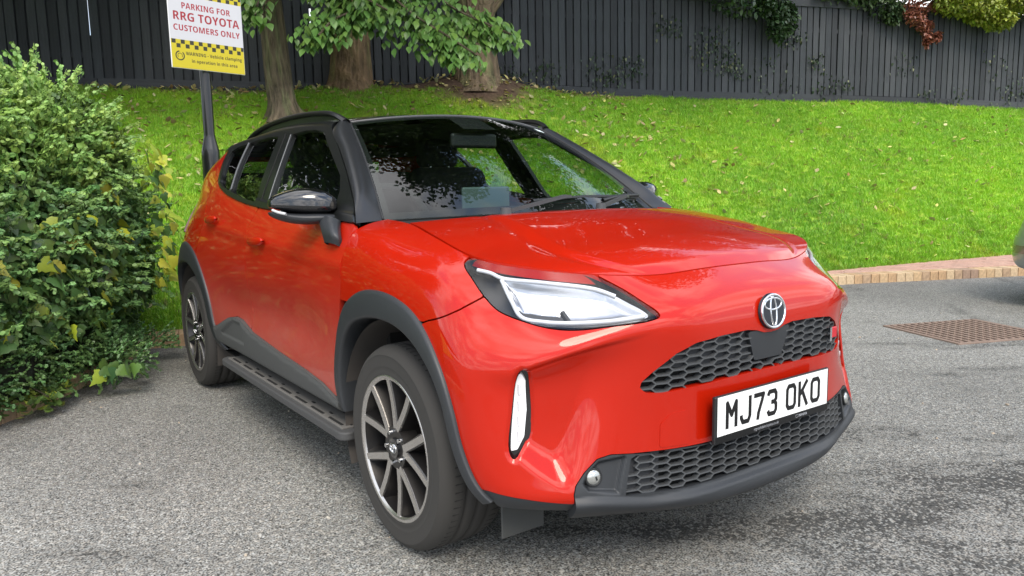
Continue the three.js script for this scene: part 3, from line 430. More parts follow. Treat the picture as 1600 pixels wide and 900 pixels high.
// ---------------------------------------------------------------- iron cover in the asphalt
{
  const A = new THREE.Vector3(-.919, 0, -3.824), U = new THREE.Vector3(.30, 0, -.745), V = new THREE.Vector3(.62, 0, .29), M = thing('drain_cover', [-.45, 0, -4.05]); tag(M, 'rusty square iron drain cover set in the asphalt', 'drain cover');
  const turn = Math.atan2(-U.z, U.x), lu = U.length(), lv = V.length(), rust = grainy([.23, .165, .130], .85), dark = grainy([.050, .036, .028], .95);
  A.y = .012; M.position.copy(A.clone().addScaledVector(U, .5).addScaledVector(V, .5)); M.rotation.y = turn;
  mesh('frame', [rbox(lu + .05, .03, .035, 0, -.008, lv / 2 + .006, .004, 1), rbox(lu + .05, .03, .035, 0, -.008, -lv / 2 - .006, .004, 1), rbox(.035, .03, lv - .02, lu / 2 + .006, -.008, 0, .004, 1), rbox(.035, .03, lv - .02, -lu / 2 - .006, -.008, 0, .004, 1)], rust, M);
  mesh('plate', box(lu, .03, lv, 0, -.013, 0), dark, M);
  const r = rng(3), studs = []; for (let i = 0; i < 13; i++) for (let j = 0; j < 11; j++) studs.push(rbox(lu / 13 * .50, .012, lv / 11 * .82, (i + .5 + (j % 2) * .0) / 13 * lu - lu / 2, .006, (j + .5) / 11 * lv - lv / 2, .003, 1));
  tag(mesh('stud_mass', studs, rust, M), null, null, null, 'stuff');
}
// ---------------------------------------------------------------- body surfaces
// A smooth sheet through a net of measured points (uniform cubic B-spline, control points relaxed until it passes near the points).
class Sheet {
  constructor(net) {
    this.nu = net.length; this.nv = net[0].length;
    const P = net.map((c) => c.map((p) => p.slice()));
    this.C = P.map((c) => c.map((p) => p.slice()));
    for (let k = 0; k < 3; k++) {
      const D = P.map((c, i) => c.map((p, j) => { const s = this.at(i, j); return [p[0] - s[0], p[1] - s[1], p[2] - s[2]]; }));
      this.C.forEach((c, i) => c.forEach((p, j) => { for (let a = 0; a < 3; a++) p[a] += D[i][j][a] * 0.9; }));
    }
    const row = Math.min(4, this.nv - 1); this.S = [0];
    for (let i = 1; i < this.nu; i++) this.S.push(this.S[i - 1] + Math.hypot(P[i][row][0] - P[i - 1][row][0], P[i][row][2] - P[i - 1][row][2]));
    this.P = P;
  }
  ctrl(i, j) {
    const { C, nu, nv } = this;
    if (i < 0) { const a = this.ctrl(0, j), b = this.ctrl(1, j); return [2 * a[0] - b[0], 2 * a[1] - b[1], 2 * a[2] - b[2]]; }
    if (i >= nu) { const a = this.ctrl(nu - 1, j), b = this.ctrl(nu - 2, j); return [2 * a[0] - b[0], 2 * a[1] - b[1], 2 * a[2] - b[2]]; }
    if (j < 0) { const a = C[i][0], b = C[i][1]; return [2 * a[0] - b[0], 2 * a[1] - b[1], 2 * a[2] - b[2]]; }
    if (j >= nv) { const a = C[i][nv - 1], b = C[i][nv - 2]; return [2 * a[0] - b[0], 2 * a[1] - b[1], 2 * a[2] - b[2]]; }
    return C[i][j];
  }
  at(U, V) {
    const i = Math.min(Math.floor(U), this.nu - 2), j = Math.min(Math.floor(V), this.nv - 2), bu = B3(U - i), bv = B3(V - j), o = [0, 0, 0];
    for (let a = 0; a < 4; a++) for (let b = 0; b < 4; b++) {
      const w = bu[a] * bv[b], p = this.ctrl(i + a - 1, j + b - 1);
      o[0] += w * p[0]; o[1] += w * p[1]; o[2] += w * p[2];
    }
    return o;
  }
  s(U) { const i = Math.max(0, Math.min(Math.floor(U), this.nu - 2)); return this.S[i] + (U - i) * (this.S[i + 1] - this.S[i]); }
  normal(U, V, disp) {
    const e = 0.02, f = (u, v) => (disp ? this.disp(u, v, disp) : this.at(u, v));
    const a = f(U + e, V), b = f(U - e, V), c = f(U, V + e), d = f(U, V - e);
    const x = [a[0] - b[0], a[1] - b[1], a[2] - b[2]], y = [c[0] - d[0], c[1] - d[1], c[2] - d[2]];
    const n = [x[1] * y[2] - x[2] * y[1], x[2] * y[0] - x[0] * y[2], x[0] * y[1] - x[1] * y[0]], l = Math.hypot(...n) || 1;
    return [-n[0] / l, -n[1] / l, -n[2] / l];
  }
  disp(U, V, g) {
    const p = this.at(U, V), n = this.normal(U, V), d = g({ U, V, s: this.s(U), x: p[0], y: p[1], z: p[2] });
    return [p[0] + n[0] * d, p[1] + n[1] * d, p[2] + n[2] * d];
  }
  // parameters of the point that shows at (a, b) in the plane of axes ia, ib
  find(ia, ib, a, b, U0 = 0, U1 = this.nu - 1, V0 = 0, V1 = this.nv - 1) {
    let best = 1e9, U = 0, V = 0;
    for (let u = U0; u <= U1; u += 0.25) for (let v = V0; v <= V1; v += 0.25) { const p = this.at(u, v), d = (p[ia] - a) ** 2 + (p[ib] - b) ** 2; if (d < best) { best = d; U = u; V = v; } }
    for (let k = 0; k < 12; k++) {
      const p = this.at(U, V), e = 1e-3, pu = this.at(U + e, V), pv = this.at(U, V + e);
      const m = [(pu[ia] - p[ia]) / e, (pv[ia] - p[ia]) / e, (pu[ib] - p[ib]) / e, (pv[ib] - p[ib]) / e], det = m[0] * m[3] - m[1] * m[2];
      if (Math.abs(det) < 1e-9) break;
      const r = [a - p[ia], b - p[ib]], st = 0.8;
      U += st * (r[0] * m[3] - m[1] * r[1]) / det; V += st * (m[0] * r[1] - m[2] * r[0]) / det;
      U = Math.max(U0, Math.min(U1, U)); V = Math.max(V0, Math.min(V1, V));
    }
    return [U, V];
  }
}
// spline weights
function B3(t) { const s = 1 - t; return [s * s * s / 6, (3 * t * t * t - 6 * t * t + 4) / 6, (3 * s * s * s - 6 * s * s + 4) / 6, t * t * t / 6]; }

// front half of the skin: columns from the middle of the nose round the corner to the front door, rows from the lower edge up to the bonnet
const FRONT = [
  [[.700, .238, 0], [.746, .264, 0], [.738, .31, 0], [.735, .45, 0], [.740, .59, 0], [.745, .70, 0], [.735, .79, 0], [.688, .850, 0], [.614, .894, 0]],
  [[0.694, 0.24, 0.164], [0.741, 0.266, 0.164], [0.736, 0.312, 0.167], [0.733, 0.452, 0.167], [0.734, 0.592, 0.167], [0.741, 0.702, 0.167], [0.731, 0.792, 0.166], [0.683, 0.85, 0.163], [0.608, 0.892, 0.16]],
  [[0.672, 0.246, 0.314], [0.724, 0.272, 0.314], [0.725, 0.321, 0.323], [0.721, 0.456, 0.323], [0.721, 0.586, 0.325], [0.733, 0.706, 0.324], [0.727, 0.79, 0.32], [0.668, 0.845, 0.309], [0.59, 0.886, 0.3]],
  [[0.621, 0.255, 0.473], [0.677, 0.287, 0.474], [0.682, 0.342, 0.482], [0.672, 0.457, 0.484], [0.666, 0.577, 0.49], [0.677, 0.696, 0.473], [0.694, 0.779, 0.446], [0.621, 0.84, 0.442], [0.545, 0.893, 0.44]],
  [[0.584, 0.271, 0.621], [0.632, 0.31, 0.633], [0.627, 0.366, 0.635], [0.608, 0.456, 0.633], [0.599, 0.566, 0.627], [0.596, 0.655, 0.619], [0.615, 0.726, 0.622], [0.557, 0.801, 0.603], [0.468, 0.912, 0.59]],
  [[0.536, 0.286, 0.728], [0.556, 0.322, 0.753], [0.544, 0.374, 0.763], [0.528, 0.464, 0.763], [0.518, 0.564, 0.753], [0.517, 0.628, 0.749], [0.523, 0.682, 0.749], [0.455, 0.8, 0.73], [0.345, 0.934, 0.7]],
  [[0.452, 0.294, 0.807], [0.452, 0.337, 0.829], [0.442, 0.402, 0.842], [0.43, 0.482, 0.847], [0.42, 0.572, 0.847], [0.41, 0.657, 0.844], [0.392, 0.736, 0.831], [0.318, 0.868, 0.79], [0.215, 0.954, 0.715]],
  [[.270, .295, .82], [.270, .345, .845], [.265, .42, .856], [.262, .50, .862], [.258, .60, .864], [.252, .70, .862], [.240, .80, .848], [.185, .905, .808], [.090, .981, .710]],
  [[.000, .292, .82], [.000, .345, .845], [.000, .42, .860], [.000, .50, .866], [.000, .60, .869], [.000, .70, .869], [-.005, .82, .860], [-.02, .935, .820], [-.06, 1.007, .690]],
  [[-.20, .29, .81], [-.20, .34, .840], [-.20, .42, .856], [-.20, .50, .860], [-.20, .60, .861], [-.20, .70, .864], [-.20, .84, .860], [-.20, .972, .815], [-.20, 1.026, .670]],
  [[-.37, .29, .80], [-.37, .34, .835], [-.37, .42, .850], [-.37, .50, .853], [-.37, .60, .852], [-.37, .70, .857], [-.37, .85, .860], [-.37, .990, .812], [-.40, 1.036, .665]],
  [[-.60, .29, .80], [-.60, .34, .835], [-.60, .42, .849], [-.60, .50, .850], [-.60, .60, .848], [-.60, .70, .855], [-.60, .85, .861], [-.60, 1.00, .812], [-.62, 1.045, .66]],
];
const mir = (c) => c.map((p) => [p[0], p[1], -p[2]]);
const SF = new Sheet([mir(FRONT[2]), mir(FRONT[1]), ...FRONT]);
const SF0 = 2;                                                       // the column of the middle line
SF.S = [-.3034, -.1603, 0, .1603, .3034, .4760, .6358, .7915, .9238, 1.0867, 1.3447, 1.5449, 1.7151, 1.9452];

// doors, rear quarter, tail and roof: rows go on over the windows to the middle of the roof
const SIDE = [
  [[.00, .292, .82], [.00, .345, .845], [.00, .42, .860], [.00, .50, .866], [.00, .60, .869], [.00, .70, .869], [.0, .82, .860], [-.02, .93, .825], [-.05, 1.005, .79], [-.42, 1.16, .695], [-.78, 1.32, .615], [-.86, 1.365, .55], [-.78, 1.395, .30], [-.75, 1.40, 0]],
  [[-.20, .29, .81], [-.20, .34, .840], [-.20, .42, .856], [-.20, .50, .860], [-.20, .60, .861], [-.20, .70, .864], [-.20, .83, .860], [-.20, .943, .834], [-.21, 1.015, .79], [-.56, 1.19, .695], [-.89, 1.355, .608], [-.95, 1.40, .543], [-.88, 1.428, .30], [-.85, 1.434, 0]],
  [[-.37, .29, .80], [-.37, .34, .835], [-.37, .42, .850], [-.37, .50, .853], [-.37, .60, .852], [-.37, .70, .857], [-.37, .84, .860], [-.37, .950, .837], [-.38, 1.024, .788], [-.70, 1.215, .692], [-1.0, 1.385, .600], [-1.04, 1.430, .536], [-.97, 1.455, .30], [-.94, 1.461, 0]],
  [[-.70, .29, .80], [-.70, .34, .835], [-.70, .42, .849], [-.70, .50, .850], [-.70, .60, .848], [-.70, .70, .855], [-.70, .84, .861], [-.70, .953, .840], [-.70, 1.036, .793], [-.90, 1.226, .698], [-1.15, 1.396, .606], [-1.19, 1.440, .546], [-1.17, 1.470, .31], [-1.15, 1.478, 0]],
  [[-1.1, .29, .80], [-1.1, .34, .835], [-1.1, .42, .849], [-1.1, .50, .850], [-1.1, .60, .847], [-1.1, .70, .854], [-1.1, .84, .862], [-1.1, .960, .842], [-1.1, 1.050, .796], [-1.2, 1.236, .704], [-1.35, 1.405, .612], [-1.37, 1.447, .555], [-1.36, 1.478, .32], [-1.36, 1.487, 0]],
  [[-1.45, .29, .80], [-1.45, .34, .835], [-1.45, .42, .849], [-1.45, .50, .851], [-1.45, .60, .849], [-1.45, .70, .856], [-1.45, .84, .863], [-1.45, .970, .842], [-1.45, 1.068, .795], [-1.49, 1.248, .705], [-1.56, 1.408, .615], [-1.57, 1.449, .56], [-1.57, 1.480, .32], [-1.57, 1.489, 0]],
  [[-1.8, .29, .80], [-1.8, .34, .835], [-1.8, .42, .851], [-1.8, .50, .855], [-1.8, .60, .855], [-1.8, .70, .861], [-1.8, .85, .865], [-1.8, 1.000, .836], [-1.8, 1.110, .789], [-1.8, 1.264, .708], [-1.8, 1.404, .620], [-1.8, 1.446, .562], [-1.8, 1.476, .32], [-1.8, 1.485, 0]],
  [[-2.1, .29, .80], [-2.1, .34, .840], [-2.1, .42, .858], [-2.1, .50, .863], [-2.1, .60, .866], [-2.1, .72, .870], [-2.1, .89, .865], [-2.1, 1.05, .824], [-2.1, 1.165, .776], [-2.08, 1.284, .705], [-2.05, 1.396, .620], [-2.03, 1.436, .560], [-2.03, 1.466, .32], [-2.03, 1.475, 0]],
  [[-2.4, .29, .80], [-2.4, .34, .840], [-2.4, .42, .862], [-2.4, .50, .870], [-2.4, .60, .875], [-2.4, .74, .876], [-2.4, .92, .858], [-2.4, 1.08, .800], [-2.39, 1.195, .748], [-2.37, 1.290, .714], [-2.30, 1.382, .640], [-2.26, 1.422, .575], [-2.25, 1.450, .31], [-2.25, 1.460, 0]],
  [[-2.68, .29, .80], [-2.68, .34, .835], [-2.68, .42, .858], [-2.68, .50, .868], [-2.68, .60, .873], [-2.68, .75, .868], [-2.68, .93, .832], [-2.66, 1.08, .764], [-2.66, 1.19, .732], [-2.63, 1.278, .688], [-2.53, 1.364, .618], [-2.46, 1.404, .557], [-2.44, 1.432, .30], [-2.44, 1.442, 0]],
  [[-2.98, .33, .77], [-2.99, .37, .79], [-2.99, .43, .805], [-2.99, .50, .815], [-2.99, .60, .82], [-2.97, .75, .805], [-2.95, .93, .755], [-2.89, 1.08, .69], [-2.84, 1.18, .66], [-2.78, 1.265, .615], [-2.67, 1.347, .55], [-2.59, 1.388, .495], [-2.56, 1.414, .27], [-2.56, 1.424, 0]],
  [[-3.16, .34, .60], [-3.19, .38, .61], [-3.20, .43, .615], [-3.20, .50, .62], [-3.19, .60, .62], [-3.15, .75, .605], [-3.10, .93, .57], [-3.02, 1.08, .52], [-2.93, 1.18, .48], [-2.84, 1.265, .44], [-2.71, 1.345, .39], [-2.63, 1.382, .35], [-2.60, 1.408, .20], [-2.60, 1.416, 0]],
  [[-3.24, .34, .32], [-3.27, .38, .32], [-3.28, .43, .32], [-3.28, .50, .32], [-3.27, .60, .32], [-3.22, .75, .31], [-3.16, .93, .29], [-3.07, 1.08, .265], [-2.97, 1.18, .245], [-2.87, 1.265, .22], [-2.74, 1.345, .20], [-2.66, 1.380, .18], [-2.62, 1.404, .10], [-2.61, 1.412, 0]],
  [[-3.26, .34, 0], [-3.29, .38, 0], [-3.30, .43, 0], [-3.30, .50, 0], [-3.29, .60, 0], [-3.24, .75, 0], [-3.17, .93, 0], [-3.08, 1.08, 0], [-2.98, 1.18, 0], [-2.88, 1.265, 0], [-2.75, 1.345, 0], [-2.67, 1.380, 0], [-2.63, 1.403, 0], [-2.615, 1.411, 0]],
];
const SS = new Sheet([...SIDE, mir(SIDE[SIDE.length - 2])]);
// signed distance to a closed outline, negative inside
function poly(pts) {
  const n = pts.length;
  return (x, y) => {
    let d = 1e9, c = false;
    for (let i = 0, j = n - 1; i < n; j = i++) {
      const ax = pts[j][0], ay = pts[j][1], bx = pts[i][0], by = pts[i][1], ex = bx - ax, ey = by - ay, wx = x - ax, wy = y - ay;
      const t = Math.max(0, Math.min(1, (wx * ex + wy * ey) / (ex * ex + ey * ey || 1))), qx = wx - ex * t, qy = wy - ey * t;
      d = Math.min(d, qx * qx + qy * qy);
      if ((ay > y) !== (by > y) && x < ((bx - ax) * (y - ay)) / (by - ay) + ax) c = !c;
    }
    return (c ? -1 : 1) * Math.sqrt(d);
  };
}
function line(pts) {                                                  // distance to an open line
  return (x, y) => { let d = 1e9; for (let i = 1; i < pts.length; i++) { const [ax, ay] = pts[i - 1], ex = pts[i][0] - ax, ey = pts[i][1] - ay, wx = x - ax, wy = y - ay, t = Math.max(0, Math.min(1, (wx * ex + wy * ey) / (ex * ex + ey * ey || 1))); d = Math.min(d, (wx - ex * t) ** 2 + (wy - ey * t) ** 2); } return Math.sqrt(d); };
}
function smooth(pts, n = 6, closed = true) {                          // rounder outline through the points
  const c = new THREE.CatmullRomCurve3(pts.map((p) => new THREE.Vector3(p[0], p[1], 0)), closed, 'centripetal');
  return c.getPoints(pts.length * n).map((p) => [p.x, p.y]).slice(0, closed ? -1 : undefined);
}
// cut a panel out of a sheet: keep where cut(pt) < 0; the cut edges turn inwards by `flange`
function panel(S, U0, U1, V0, V1, cell, cut, opt = {}) {
  const { off = null, flange = 0.012, dy = 0 } = opt, disp = off || (() => 0);
  const us = [], vs = [];
  for (let i = Math.floor(U0); i < U1; i++) { const a = Math.max(i, U0), b = Math.min(i + 1, U1); if (b <= a) continue; const L = Math.max(...[0, 0.3, 0.6, 1].map((q) => { const V = lerp(V0, V1, q), p = S.at(a, V), r = S.at(b, V); return Math.hypot(p[0] - r[0], p[1] - r[1], p[2] - r[2]); })), n = Math.max(1, Math.ceil(L / cell)); for (let k = 0; k < n; k++) us.push(a + (b - a) * k / n); }
  us.push(U1);
  for (let j = Math.floor(V0); j < V1; j++) { const a = Math.max(j, V0), b = Math.min(j + 1, V1); if (b <= a) continue; const L = Math.max(...[0, 0.25, 0.5, 0.75, 1].map((q) => { const U = lerp(U0, U1, q), p = S.at(U, a), r = S.at(U, b); return Math.hypot(p[0] - r[0], p[1] - r[1], p[2] - r[2]); })), n = Math.max(1, Math.ceil(L / cell)); for (let k = 0; k < n; k++) vs.push(a + (b - a) * k / n); }
  vs.push(V1);
  const nu = us.length, nv = vs.length, D = new Float32Array(nu * nv), info = (U, V) => { const p = S.at(U, V); return { U, V, s: S.s(U), x: p[0], y: p[1], z: p[2] }; };
  for (let i = 0; i < nu; i++) for (let j = 0; j < nv; j++) D[i * nv + j] = cut(info(us[i], vs[j]));
  const pos = [], nor = [], ix = [], key = new Map(), PN = [];
  const vert = (U, V, k) => {
    if (key.has(k)) return key.get(k);
    const p = off ? S.disp(U, V, disp) : S.at(U, V), n = S.normal(U, V, off ? disp : null), id = pos.length / 3;
    pos.push(...p); nor.push(...n); key.set(k, id); PN.push([p, n]); return id;
  };
  const edges = [], step = [[0, 0], [1, 0], [1, 1], [0, 1]];
  for (let i = 0; i < nu - 1; i++) for (let j = 0; j < nv - 1; j++) {
    const ids = [], mark = []; let inside = 0;
    const c = step.map(([a, b]) => { const d = D[(i + a) * nv + j + b]; if (d < 0) inside++; return [i + a, j + b, d]; });
    if (!inside) continue;
    for (let k = 0; k < 4; k++) {
      const [ai, aj, ad] = c[k], [bi, bj, bd] = c[(k + 1) % 4];
      if (ad < 0) { ids.push(vert(us[ai], vs[aj], ai * nv + aj)); mark.push(0); }
      if ((ad < 0) !== (bd < 0)) {
        let t = ad / (ad - bd); t = Math.max(0.02, Math.min(0.98, t)); const lo = ai * nv + aj < bi * nv + bj;
        ids.push(vert(lerp(us[ai], us[bi], t), lerp(vs[aj], vs[bj], t), `${lo ? ai : bi},${lo ? aj : bj},${ai !== bi ? 'u' : 'v'}`)); mark.push(ad < 0 ? 1 : 2);
      }
    }
    for (let k = 2; k < ids.length; k++) ix.push(ids[0], ids[k], ids[k - 1]);
    for (let k = 0; k < ids.length; k++) if (mark[k] === 1) edges.push([ids[k], ids[(k + 1) % ids.length]]);
    const bd = (k, a, b) => { if (flange && k) { const A = key.get(a), B = key.get(b); if (A !== undefined && B !== undefined && D[a] < 0 && D[b] < 0) edges.push([A, B]); } };
    bd(i === 0, i * nv + j + 1, i * nv + j); bd(i === nu - 2, (i + 1) * nv + j, (i + 1) * nv + j + 1);
    bd(j === 0 && !opt.openV0, i * nv + j, (i + 1) * nv + j); bd(j === nv - 2 && !opt.openV1, (i + 1) * nv + j + 1, i * nv + j + 1);
  }
  if (flange && !(opt.openU)) for (const [a, b] of edges) {
    const [pa, na] = PN[a], [pb, nb] = PN[b], k = pos.length / 3;
    const e = [pb[0] - pa[0], pb[1] - pa[1], pb[2] - pa[2]], o = [e[1] * na[2] - e[2] * na[1], e[2] * na[0] - e[0] * na[2], e[0] * na[1] - e[1] * na[0]], l = Math.hypot(...o) || 1;
    const q = (p, n, f) => [p[0] - n[0] * f, p[1] - n[1] * f, p[2] - n[2] * f];
    pos.push(...pa, ...pb, ...q(pa, na, flange), ...q(pb, nb, flange));
    for (let z = 0; z < 4; z++) nor.push(-o[0] / l, -o[1] / l, -o[2] / l);
    ix.push(k, k + 1, k + 2, k + 1, k + 3, k + 2);
  }
  const g = new THREE.BufferGeometry(), uv = [];
  for (let i = 0; i < pos.length; i += 3) uv.push((pos[i] + 3.5) / 4.5, pos[i + 1] / 1.6);
  g.setAttribute('position', new THREE.Float32BufferAttribute(pos, 3)); g.setAttribute('normal', new THREE.Float32BufferAttribute(nor, 3)); g.setAttribute('uv', new THREE.Float32BufferAttribute(uv, 2)); g.setIndex(ix);
  return g;
}
// ---------------------------------------------------------------- the red car
const PAINT = [0.455, 0.012, 0.002], paint = phys(PAINT, 0.40, 0.12, { specularIntensity: 0.1, clearcoat: .85, clearcoatRoughness: 0.03 });
// the same paint with the road film that lies on the lower doors
const doorPaint = (() => {
  const w = 512, h = 256, d = new Uint8Array(w * h * 4), q = new Uint8Array(w * h * 4), r = rng(19);
  for (let j = 0; j < h; j++) for (let i = 0; i < w; i++) {
    const x = i / w * 4.5 - 3.5, y = j / h * 1.6, n = fbm(x * 3, y * 4, 1, 4), f = Math.max(0, Math.min(.40, (.34 * sstep(.86, .42, y + .10 * n) + .10 * (r() - .5) * sstep(.9, .5, y)) * (1 + n))), o = (j * w + i) * 4;
    PAINT.forEach((c, k) => { d[o + k] = 255 * Math.pow(lerp(c, [.34, .20, .155][k], f), 1 / 2.2); }); d[o + 3] = q[o + 3] = 255; q[o] = q[o + 2] = 0; q[o + 1] = 255 * (.40 + .9 * f);
  }
  const mk = (e, s) => { const t = new THREE.DataTexture(e, w, h); t.magFilter = THREE.LinearFilter; t.minFilter = THREE.LinearFilter; if (s) t.colorSpace = THREE.SRGBColorSpace; t.needsUpdate = true; return t; };
  return new THREE.MeshPhysicalMaterial({ map: mk(d, true), roughnessMap: mk(q, false), roughness: 1, metalness: .06, specularIntensity: .2, clearcoat: .62, clearcoatRoughness: .05, side: THREE.DoubleSide });
})();
const gloss = phys([0.006, 0.006, 0.007], 0.16, 0, { clearcoat: 1, clearcoatRoughness: 0.02 });
const plastic = std([0.027, 0.030, 0.034], 0.46);
const plasticDark = std([0.014, 0.015, 0.016], 0.5);
const matte = std([0.006, 0.006, 0.006], 0.9);
const dusty = std([0.125, 0.12, 0.112], 0.9);
const chrome = std([0.75, 0.76, 0.78], 0.09, 1);
const mirrorGlass = std([0.8, 0.8, 0.8], 0.01, 1);
const screenGlass = phys([0.60, 0.68, 0.64], 0, 0, { transmission: 1, thickness: 0, ior: 1.52 });
const sideGlass = phys([0.62, 0.70, 0.66], 0, 0, { transmission: 1, thickness: 0, ior: 1.52 });
const darkGlass = phys([0.20, 0.23, 0.22], 0, 0, { transmission: 1, thickness: 0, ior: 1.52 });
const lensGlass = phys([0.97, 0.98, 1.0], 0, 0, { transmission: 1, thickness: 0, ior: 1.45 });
const silverLamp = std([0.46, 0.47, 0.49], 0.22, 0.85);
const whiteGuide = std([0.60, 0.62, 0.64], 0.25);
const seatCloth = std([0.012, 0.012, 0.013], 0.85);

function rightLeft(name, geo, mat, each) { for (const g of [geo, mirrorZ(geo)]) { const m = mesh(name, g, mat, car); if (each) each(m, g !== geo); } }
const car = thing('red_car', [0, 0, 0]);
tag(car, 'shiny red compact crossover with black roof parked facing right on the asphalt', 'car');
const WB = -2.56, WY = 0.335;

// ---- outlines measured on the body (arc length from the nose and height, or length and height)
const oHead = poly(smooth([[.915, .928], [.858, .945], [.700, .95], [.607, .93], [.535, .90], [.479, .856], [.455, .824], [.434, .797], [.466, .786], [.558, .775], [.635, .767], [.690, .771], [.749, .787], [.812, .812], [.845, .845], [.880, .889]], 4));
const oDrlPocket = poly(smooth([[.778, .668], [.764, .650], [.752, .587], [.753, .500], [.778, .456], [.802, .432], [.812, .452], [.804, .550], [.797, .624], [.791, .661]], 4));
const oDrl = poly([[.790, .656], [.768, .630], [.763, .559], [.769, .490], [.790, .456], [.808, .452], [.801, .550], [.795, .625]]);
const grilleHalf = [[.10, .724], [.204, .722], [.290, .714], [.355, .690], [.418, .645], [.448, .618], [.450, .602], [.430, .588], [.385, .584], [.310, .589], [.19, .594], [.0, .598]];
const dip = [[0, .706], [.03, .708], [.06, .718]];
const oGrille = poly([...dip, ...grilleHalf].concat([...dip, ...grilleHalf].reverse().map(([a, b]) => [-a, b])).slice(0, -1));
const lowHalf = [[0, .424], [.231, .424], [.384, .426], [.483, .428], [.540, .432], [.578, .424], [.618, .392], [.646, .361], [.655, .338]];
const oLow = poly([...lowHalf, [.655, .15], [-.655, .15], ...lowHalf.slice(1).reverse().map(([a, b]) => [-a, b])]);
const oLowGrille = poly([[0, .418], [.231, .418], [.384, .420], [.470, .421], [.486, .414], [.512, .316], [.35, .311], [.17, .311], [-.17, .311], [-.35, .311], [-.512, .316], [-.486, .414], [-.470, .421], [-.384, .420], [-.231, .418]]);
const seam = line([[.847, .847], [.93, .815], [1.10, .765]]);
const archOut = smooth([[-.44, .40], [-.452, .48], [-.440, .572], [-.395, .667], [-.308, .758], [-.191, .812], [-.06, .828], [.063, .816], [.17, .782], [.259, .722], [.335, .632], [.378, .54], [.405, .455], [.437, .380], [.478, .313]], 5, false);
const archIn = smooth([[-.39, .36], [-.395, .46], [-.380, .55], [-.345, .622], [-.268, .69], [-.15, .729], [-.02, .742], [.10, .729], [.20, .690], [.285, .625], [.337, .55], [.362, .47], [.385, .41], [.412, .355], [.445, .30]], 5, false);
const archOutR = archOut.map(([x, y]) => [WB + x * 1.06 * (x > 0 ? 1.08 : 1.0), .335 + (y - .335) * 1.06]), archInR = archIn.map(([x, y]) => [WB + x * (x > 0 ? 1.08 : 1), y]);
const close = (a, x0, x1) => poly([...a, [x1, -.3], [x0, -.3]]);
const oArchF = close(archOut, -.44, .478), oArchR = close(archOutR, archOutR[0][0], archOutR[archOutR.length - 1][0]);
const oArchFi = close(archIn, -.39, .445), oArchRi = close(archInR, archInR[0][0], archInR[archInR.length - 1][0]);
const doorCutPts = [[-.365, 1.10], [-.362, 1.022], [-.342, .96], [-.352, .80], [-.385, .70], [-.430, .58], [-.452, .48], [-.462, .40], [-.472, .28]];
const bCutPts = [[-1.405, 1.6], [-1.412, 1.065], [-1.440, .985], [-1.446, .90], [-1.447, .79], [-1.452, .716], [-1.47, .50], [-1.50, .28]];
const rCutPts = [[-2.215, 1.6], [-2.215, 1.215], [-2.300, 1.175], [-2.30, 1.10], [-2.215, 1.00], [-2.29, .88], [-2.335, .80], [-2.30, .62], [-2.10, .28]];
const behindDoorCut = poly([...doorCutPts, [-9, .28], [-9, 1.1]]), behindB = poly([...bCutPts, [-9, .28], [-9, 1.6]]), behindR = poly([...rCutPts, [-9, .28], [-9, 1.6]]);
const cladTop = [[-.36, .37], [-.463, .394], [-.589, .425], [-.752, .442], [-1.063, .462], [-1.441, .492], [-1.60, .528], [-1.70, .532], [-1.80, .516], [-2.026, .445], [-2.2, .42], [-2.9, .42], [-3.4, .47]];
const belowClad = poly([...cladTop, [-9, .47], [-9, -1], [1, -1], [1, .37]]);
const belt = [[-.30, 1.020], [-.45, 1.026], [-.9, 1.042], [-1.363, 1.063], [-1.58, 1.079], [-1.761, 1.099], [-1.93, 1.124], [-2.062, 1.153], [-2.15, 1.178], [-2.205, 1.205], [-2.235, 1.245], [-2.285, 1.32], [-2.325, 1.366], [-2.40, 1.368], [-2.6, 1.360], [-3.2, 1.355]];
const aboveBelt = poly([...belt, [-3.2, 2], [-.3, 2]]);
const frontPane = poly([[-1.285, 1.076], [-1.320, 1.16], [-1.400, 1.388], [-1.392, 1.398], [-1.25, 1.404], [-1.14, 1.398], [-1.07, 1.388], [-1.02, 1.366], [-.97, 1.338], [-.675, 1.192], [-.615, 1.135], [-.585, 1.056], [-.9, 1.059], [-1.26, 1.070]]);
const sail = poly([[-.565, 1.082], [-.72, 1.19], [-.66, 1.165], [-.45, 1.04], [-.52, 1.045]]);
const rearPane = poly([[-1.475, 1.092], [-1.530, 1.20], [-1.584, 1.388], [-1.600, 1.400], [-1.75, 1.404], [-1.90, 1.401], [-2.035, 1.392], [-1.965, 1.28], [-1.880, 1.138], [-1.70, 1.111], [-1.50, 1.089]]);
const quarterPane = poly([[-1.915, 1.142], [-1.985, 1.262], [-2.068, 1.390], [-2.20, 1.377], [-2.262, 1.358], [-2.20, 1.265], [-2.135, 1.188], [-2.06, 1.166]]);
const wheelHole = (p) => Math.min(Math.hypot(p.x, p.y - WY) - 0.455, Math.hypot(p.x - WB, p.y - WY) - 0.455);

